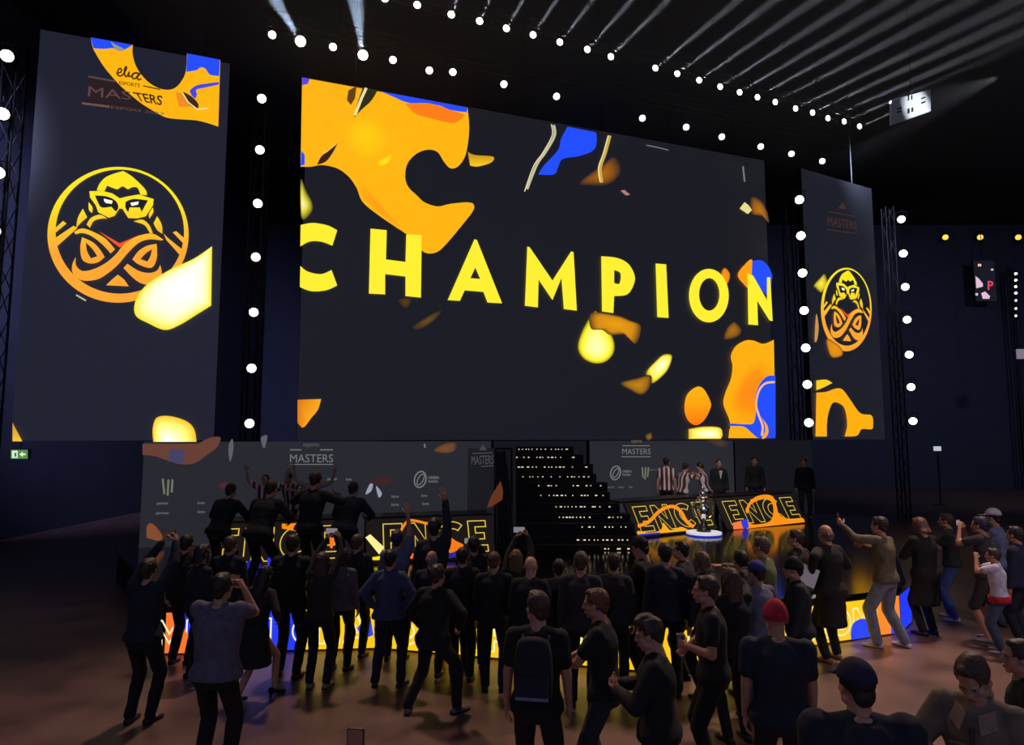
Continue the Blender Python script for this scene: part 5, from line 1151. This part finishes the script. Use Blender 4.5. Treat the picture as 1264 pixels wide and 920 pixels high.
# ------------------------------------------------------------------ trophy
tp = at_z(869, 660.5, DZ+.002); tr = thing('trophy', 'shiny silver and gold trophy on a white round plinth between the right desks', 'trophy', tuple(tp))
M_SIL = mat('trophy_silver', (225, 225, 232), .18, 1., .05); M_GOLD = mat('trophy_gold', (240, 190, 60), .22, 1., .05); M_WPL = mat('plinth_white', (225, 225, 230), .5, emit=(230, 228, 225), estr=.45)
m = MB(); m.loft(lathe([(.40,.0),(.42,.01),(.42,.07),(.40,.08)], 32)); m.build('plinth', M_WPL, tr, False)
m = MB(); m.loft(lathe([(.42,.0),(.425,.0),(.425,.03),(.42,.03)], 32)); m.build('plinth_trim', mat('plinth_blue', (30,40,190), .5, emit=(26,36,190), estr=.7), tr)
m = MB(); m.loft(lathe([(.17,.08),(.17,.16),(.13,.19),(.09,.24),(.06,.32),(.05,.38)])); m.build('base', M_PLASTIC, tr, True)
m = MB(); m.loft(lathe([(.05,.36),(.07,.42),(.12,.5),(.15,.58),(.14,.66),(.08,.7),(.05,.74),(.09,.8),(.13,.86),(.15,.9),(.14,.9),(.02,.82)])); m.build('cup', M_SIL, tr, True)
for s in (-1, 1):
    m = MB(); pr = [Vector((s*(.13+.12*math.sin(t)), 0, .62+.2*math.cos(t))) for t in np.linspace(.1, math.pi-.1, 10)]
    for q0, q1 in zip(pr, pr[1:]): m.cap(q0, q1, .022, .022, 8)
    m.build('handle', M_GOLD if s > 0 else M_SIL, tr, True)
m = MB(); m.ell((0, 0, .98), (.09, .09, .1)); m.loft(lathe([(.02,1.06),(.06,1.1),(.02,1.16)], 12)); m.build('finial', M_SIL, tr, True)
# ------------------------------------------------------------------ light
_tp = tuple(tp)
w = bpy.data.worlds.new('hall_ambient'); scn.world = w; w.use_nodes = True
w.node_tree.nodes['Background'].inputs['Color'].default_value = (.55, .60, 1.0, 1); w.node_tree.nodes['Background'].inputs['Strength'].default_value = .20
def light(kind, name, loc, energy, col, **k):
    l = bpy.data.lights.new(name, kind); l.energy = energy; l.color = col
    for a, v in k.items(): setattr(l, a, v)
    o = bpy.data.objects.new(name, l); COL.objects.link(o); o.location = loc; return o
def aim(o, t): o.rotation_euler = (Vector(t)-Vector(o.location)).to_track_quat('-Z', 'Y').to_euler()
o = light('SPOT', 'house_lamp_warm', (8.5, 12.5, 11.2), 4200, (1, .72, .60), spot_size=math.radians(46), spot_blend=.9, shadow_soft_size=.4); aim(o, (4.2, 7.2, 0))
o = light('SPOT', 'house_lamp_floor', (-3, 12.5, 11.2), 2100, (1, .70, .58), spot_size=math.radians(56), spot_blend=1., shadow_soft_size=.4); aim(o, (-2.6, 5.2, 0))
o = light('SPOT', 'house_lamp_right', (10, 1, 10), 1300, (1, .80, .72), spot_size=math.radians(44), spot_blend=1., shadow_soft_size=.4); aim(o, (6.8, 8, 1))  # added fill from the camera side for the faces at right
o = light('SPOT', 'stage_wash', (3, 6, 11.2), 3000, (1, .92, .85), spot_size=math.radians(24), spot_blend=.8, shadow_soft_size=.3); aim(o, (5.2, 16.8, 1.8))
o = light('SPOT', 'trophy_spot', (2.5, 10, 11.2), 1400, (1, .97, .92), spot_size=math.radians(9), spot_blend=.6, shadow_soft_size=.1); aim(o, (_tp[0], _tp[1], _tp[2]+.5))  # extra lamp without a fixture, added to brighten the trophy
o = light('SPOT', 'panel_beam', tuple((hp[1]+hp[2])/2+np.array([.5, -2.2, -.5])), 330, (.9, .95, 1), spot_size=math.radians(36), spot_blend=.8, shadow_soft_size=.05); aim(o, tuple((hp[0]+hp[2])/2+np.array([.3, 0, 0])))
for i, p in enumerate(pts2):
    o = light('SPOT', 'roof_beam', tuple(Vector(p)+BD*.05), 32000, (.86, .9, 1), spot_size=math.radians(3.4), spot_blend=1., shadow_soft_size=.03); aim(o, tuple(Vector(p)+BD*10))
for k, tgt in ((1, (-.06, -1, .02)), (3, (.15, -1, .02))):
    o = light('SPOT', 'up_beam', tuple(np.array(pts1[k])+np.array([0, -.1, .0])), 17000, (.62, .8, 1), spot_size=math.radians(12), spot_blend=.35, shadow_soft_size=.04); aim(o, tuple(np.array(pts1[k])+np.array(tgt)*10))
for nm, loc, tgt, en, col, an in (('wall_wash_left', (-11.5, 9, 11), (-15.5, 22, 7), 9500, (.5, .53, 1), 60), ('wall_wash_far', (12, 22, 13), (17, 40, 3), 1700, (.6, .68, 1), 90), ('wall_wash_far', (24, 18, 13), (28, 40, 3), 1300, (.6, .68, 1), 90), ('wall_wash_back', (0, 20.5, 12), (2, 40, 7), 260, (.66, .7, 1), 100)):  # added unseen spots that lift the dark walls, no fixtures stand for them
    o = light('SPOT', nm, loc, en, col, spot_size=math.radians(an), spot_blend=1., shadow_soft_size=.6); aim(o, tgt)
hz = bpy.data.materials.new('stage_haze'); hz.use_nodes = True; nt = hz.node_tree; nt.nodes.remove(nt.nodes['Principled BSDF'])
vs = nt.nodes.new('ShaderNodeVolumeScatter'); vs.inputs['Density'].default_value = .02; vs.inputs['Anisotropy'].default_value = .0; vs.inputs['Color'].default_value = (.9, .93, 1, 1)
nt.links.new(vs.outputs['Volume'], nt.nodes['Material Output'].inputs['Volume'])
m = MB(); m.box((-8, 1, 11.4), (22, 22, ZC-.05)); hzo = m.build('stage_haze', hz); hzo['kind'] = 'stuff'; tag(hzo, 'thin bluish haze hanging under the roof around the light beams', 'haze')
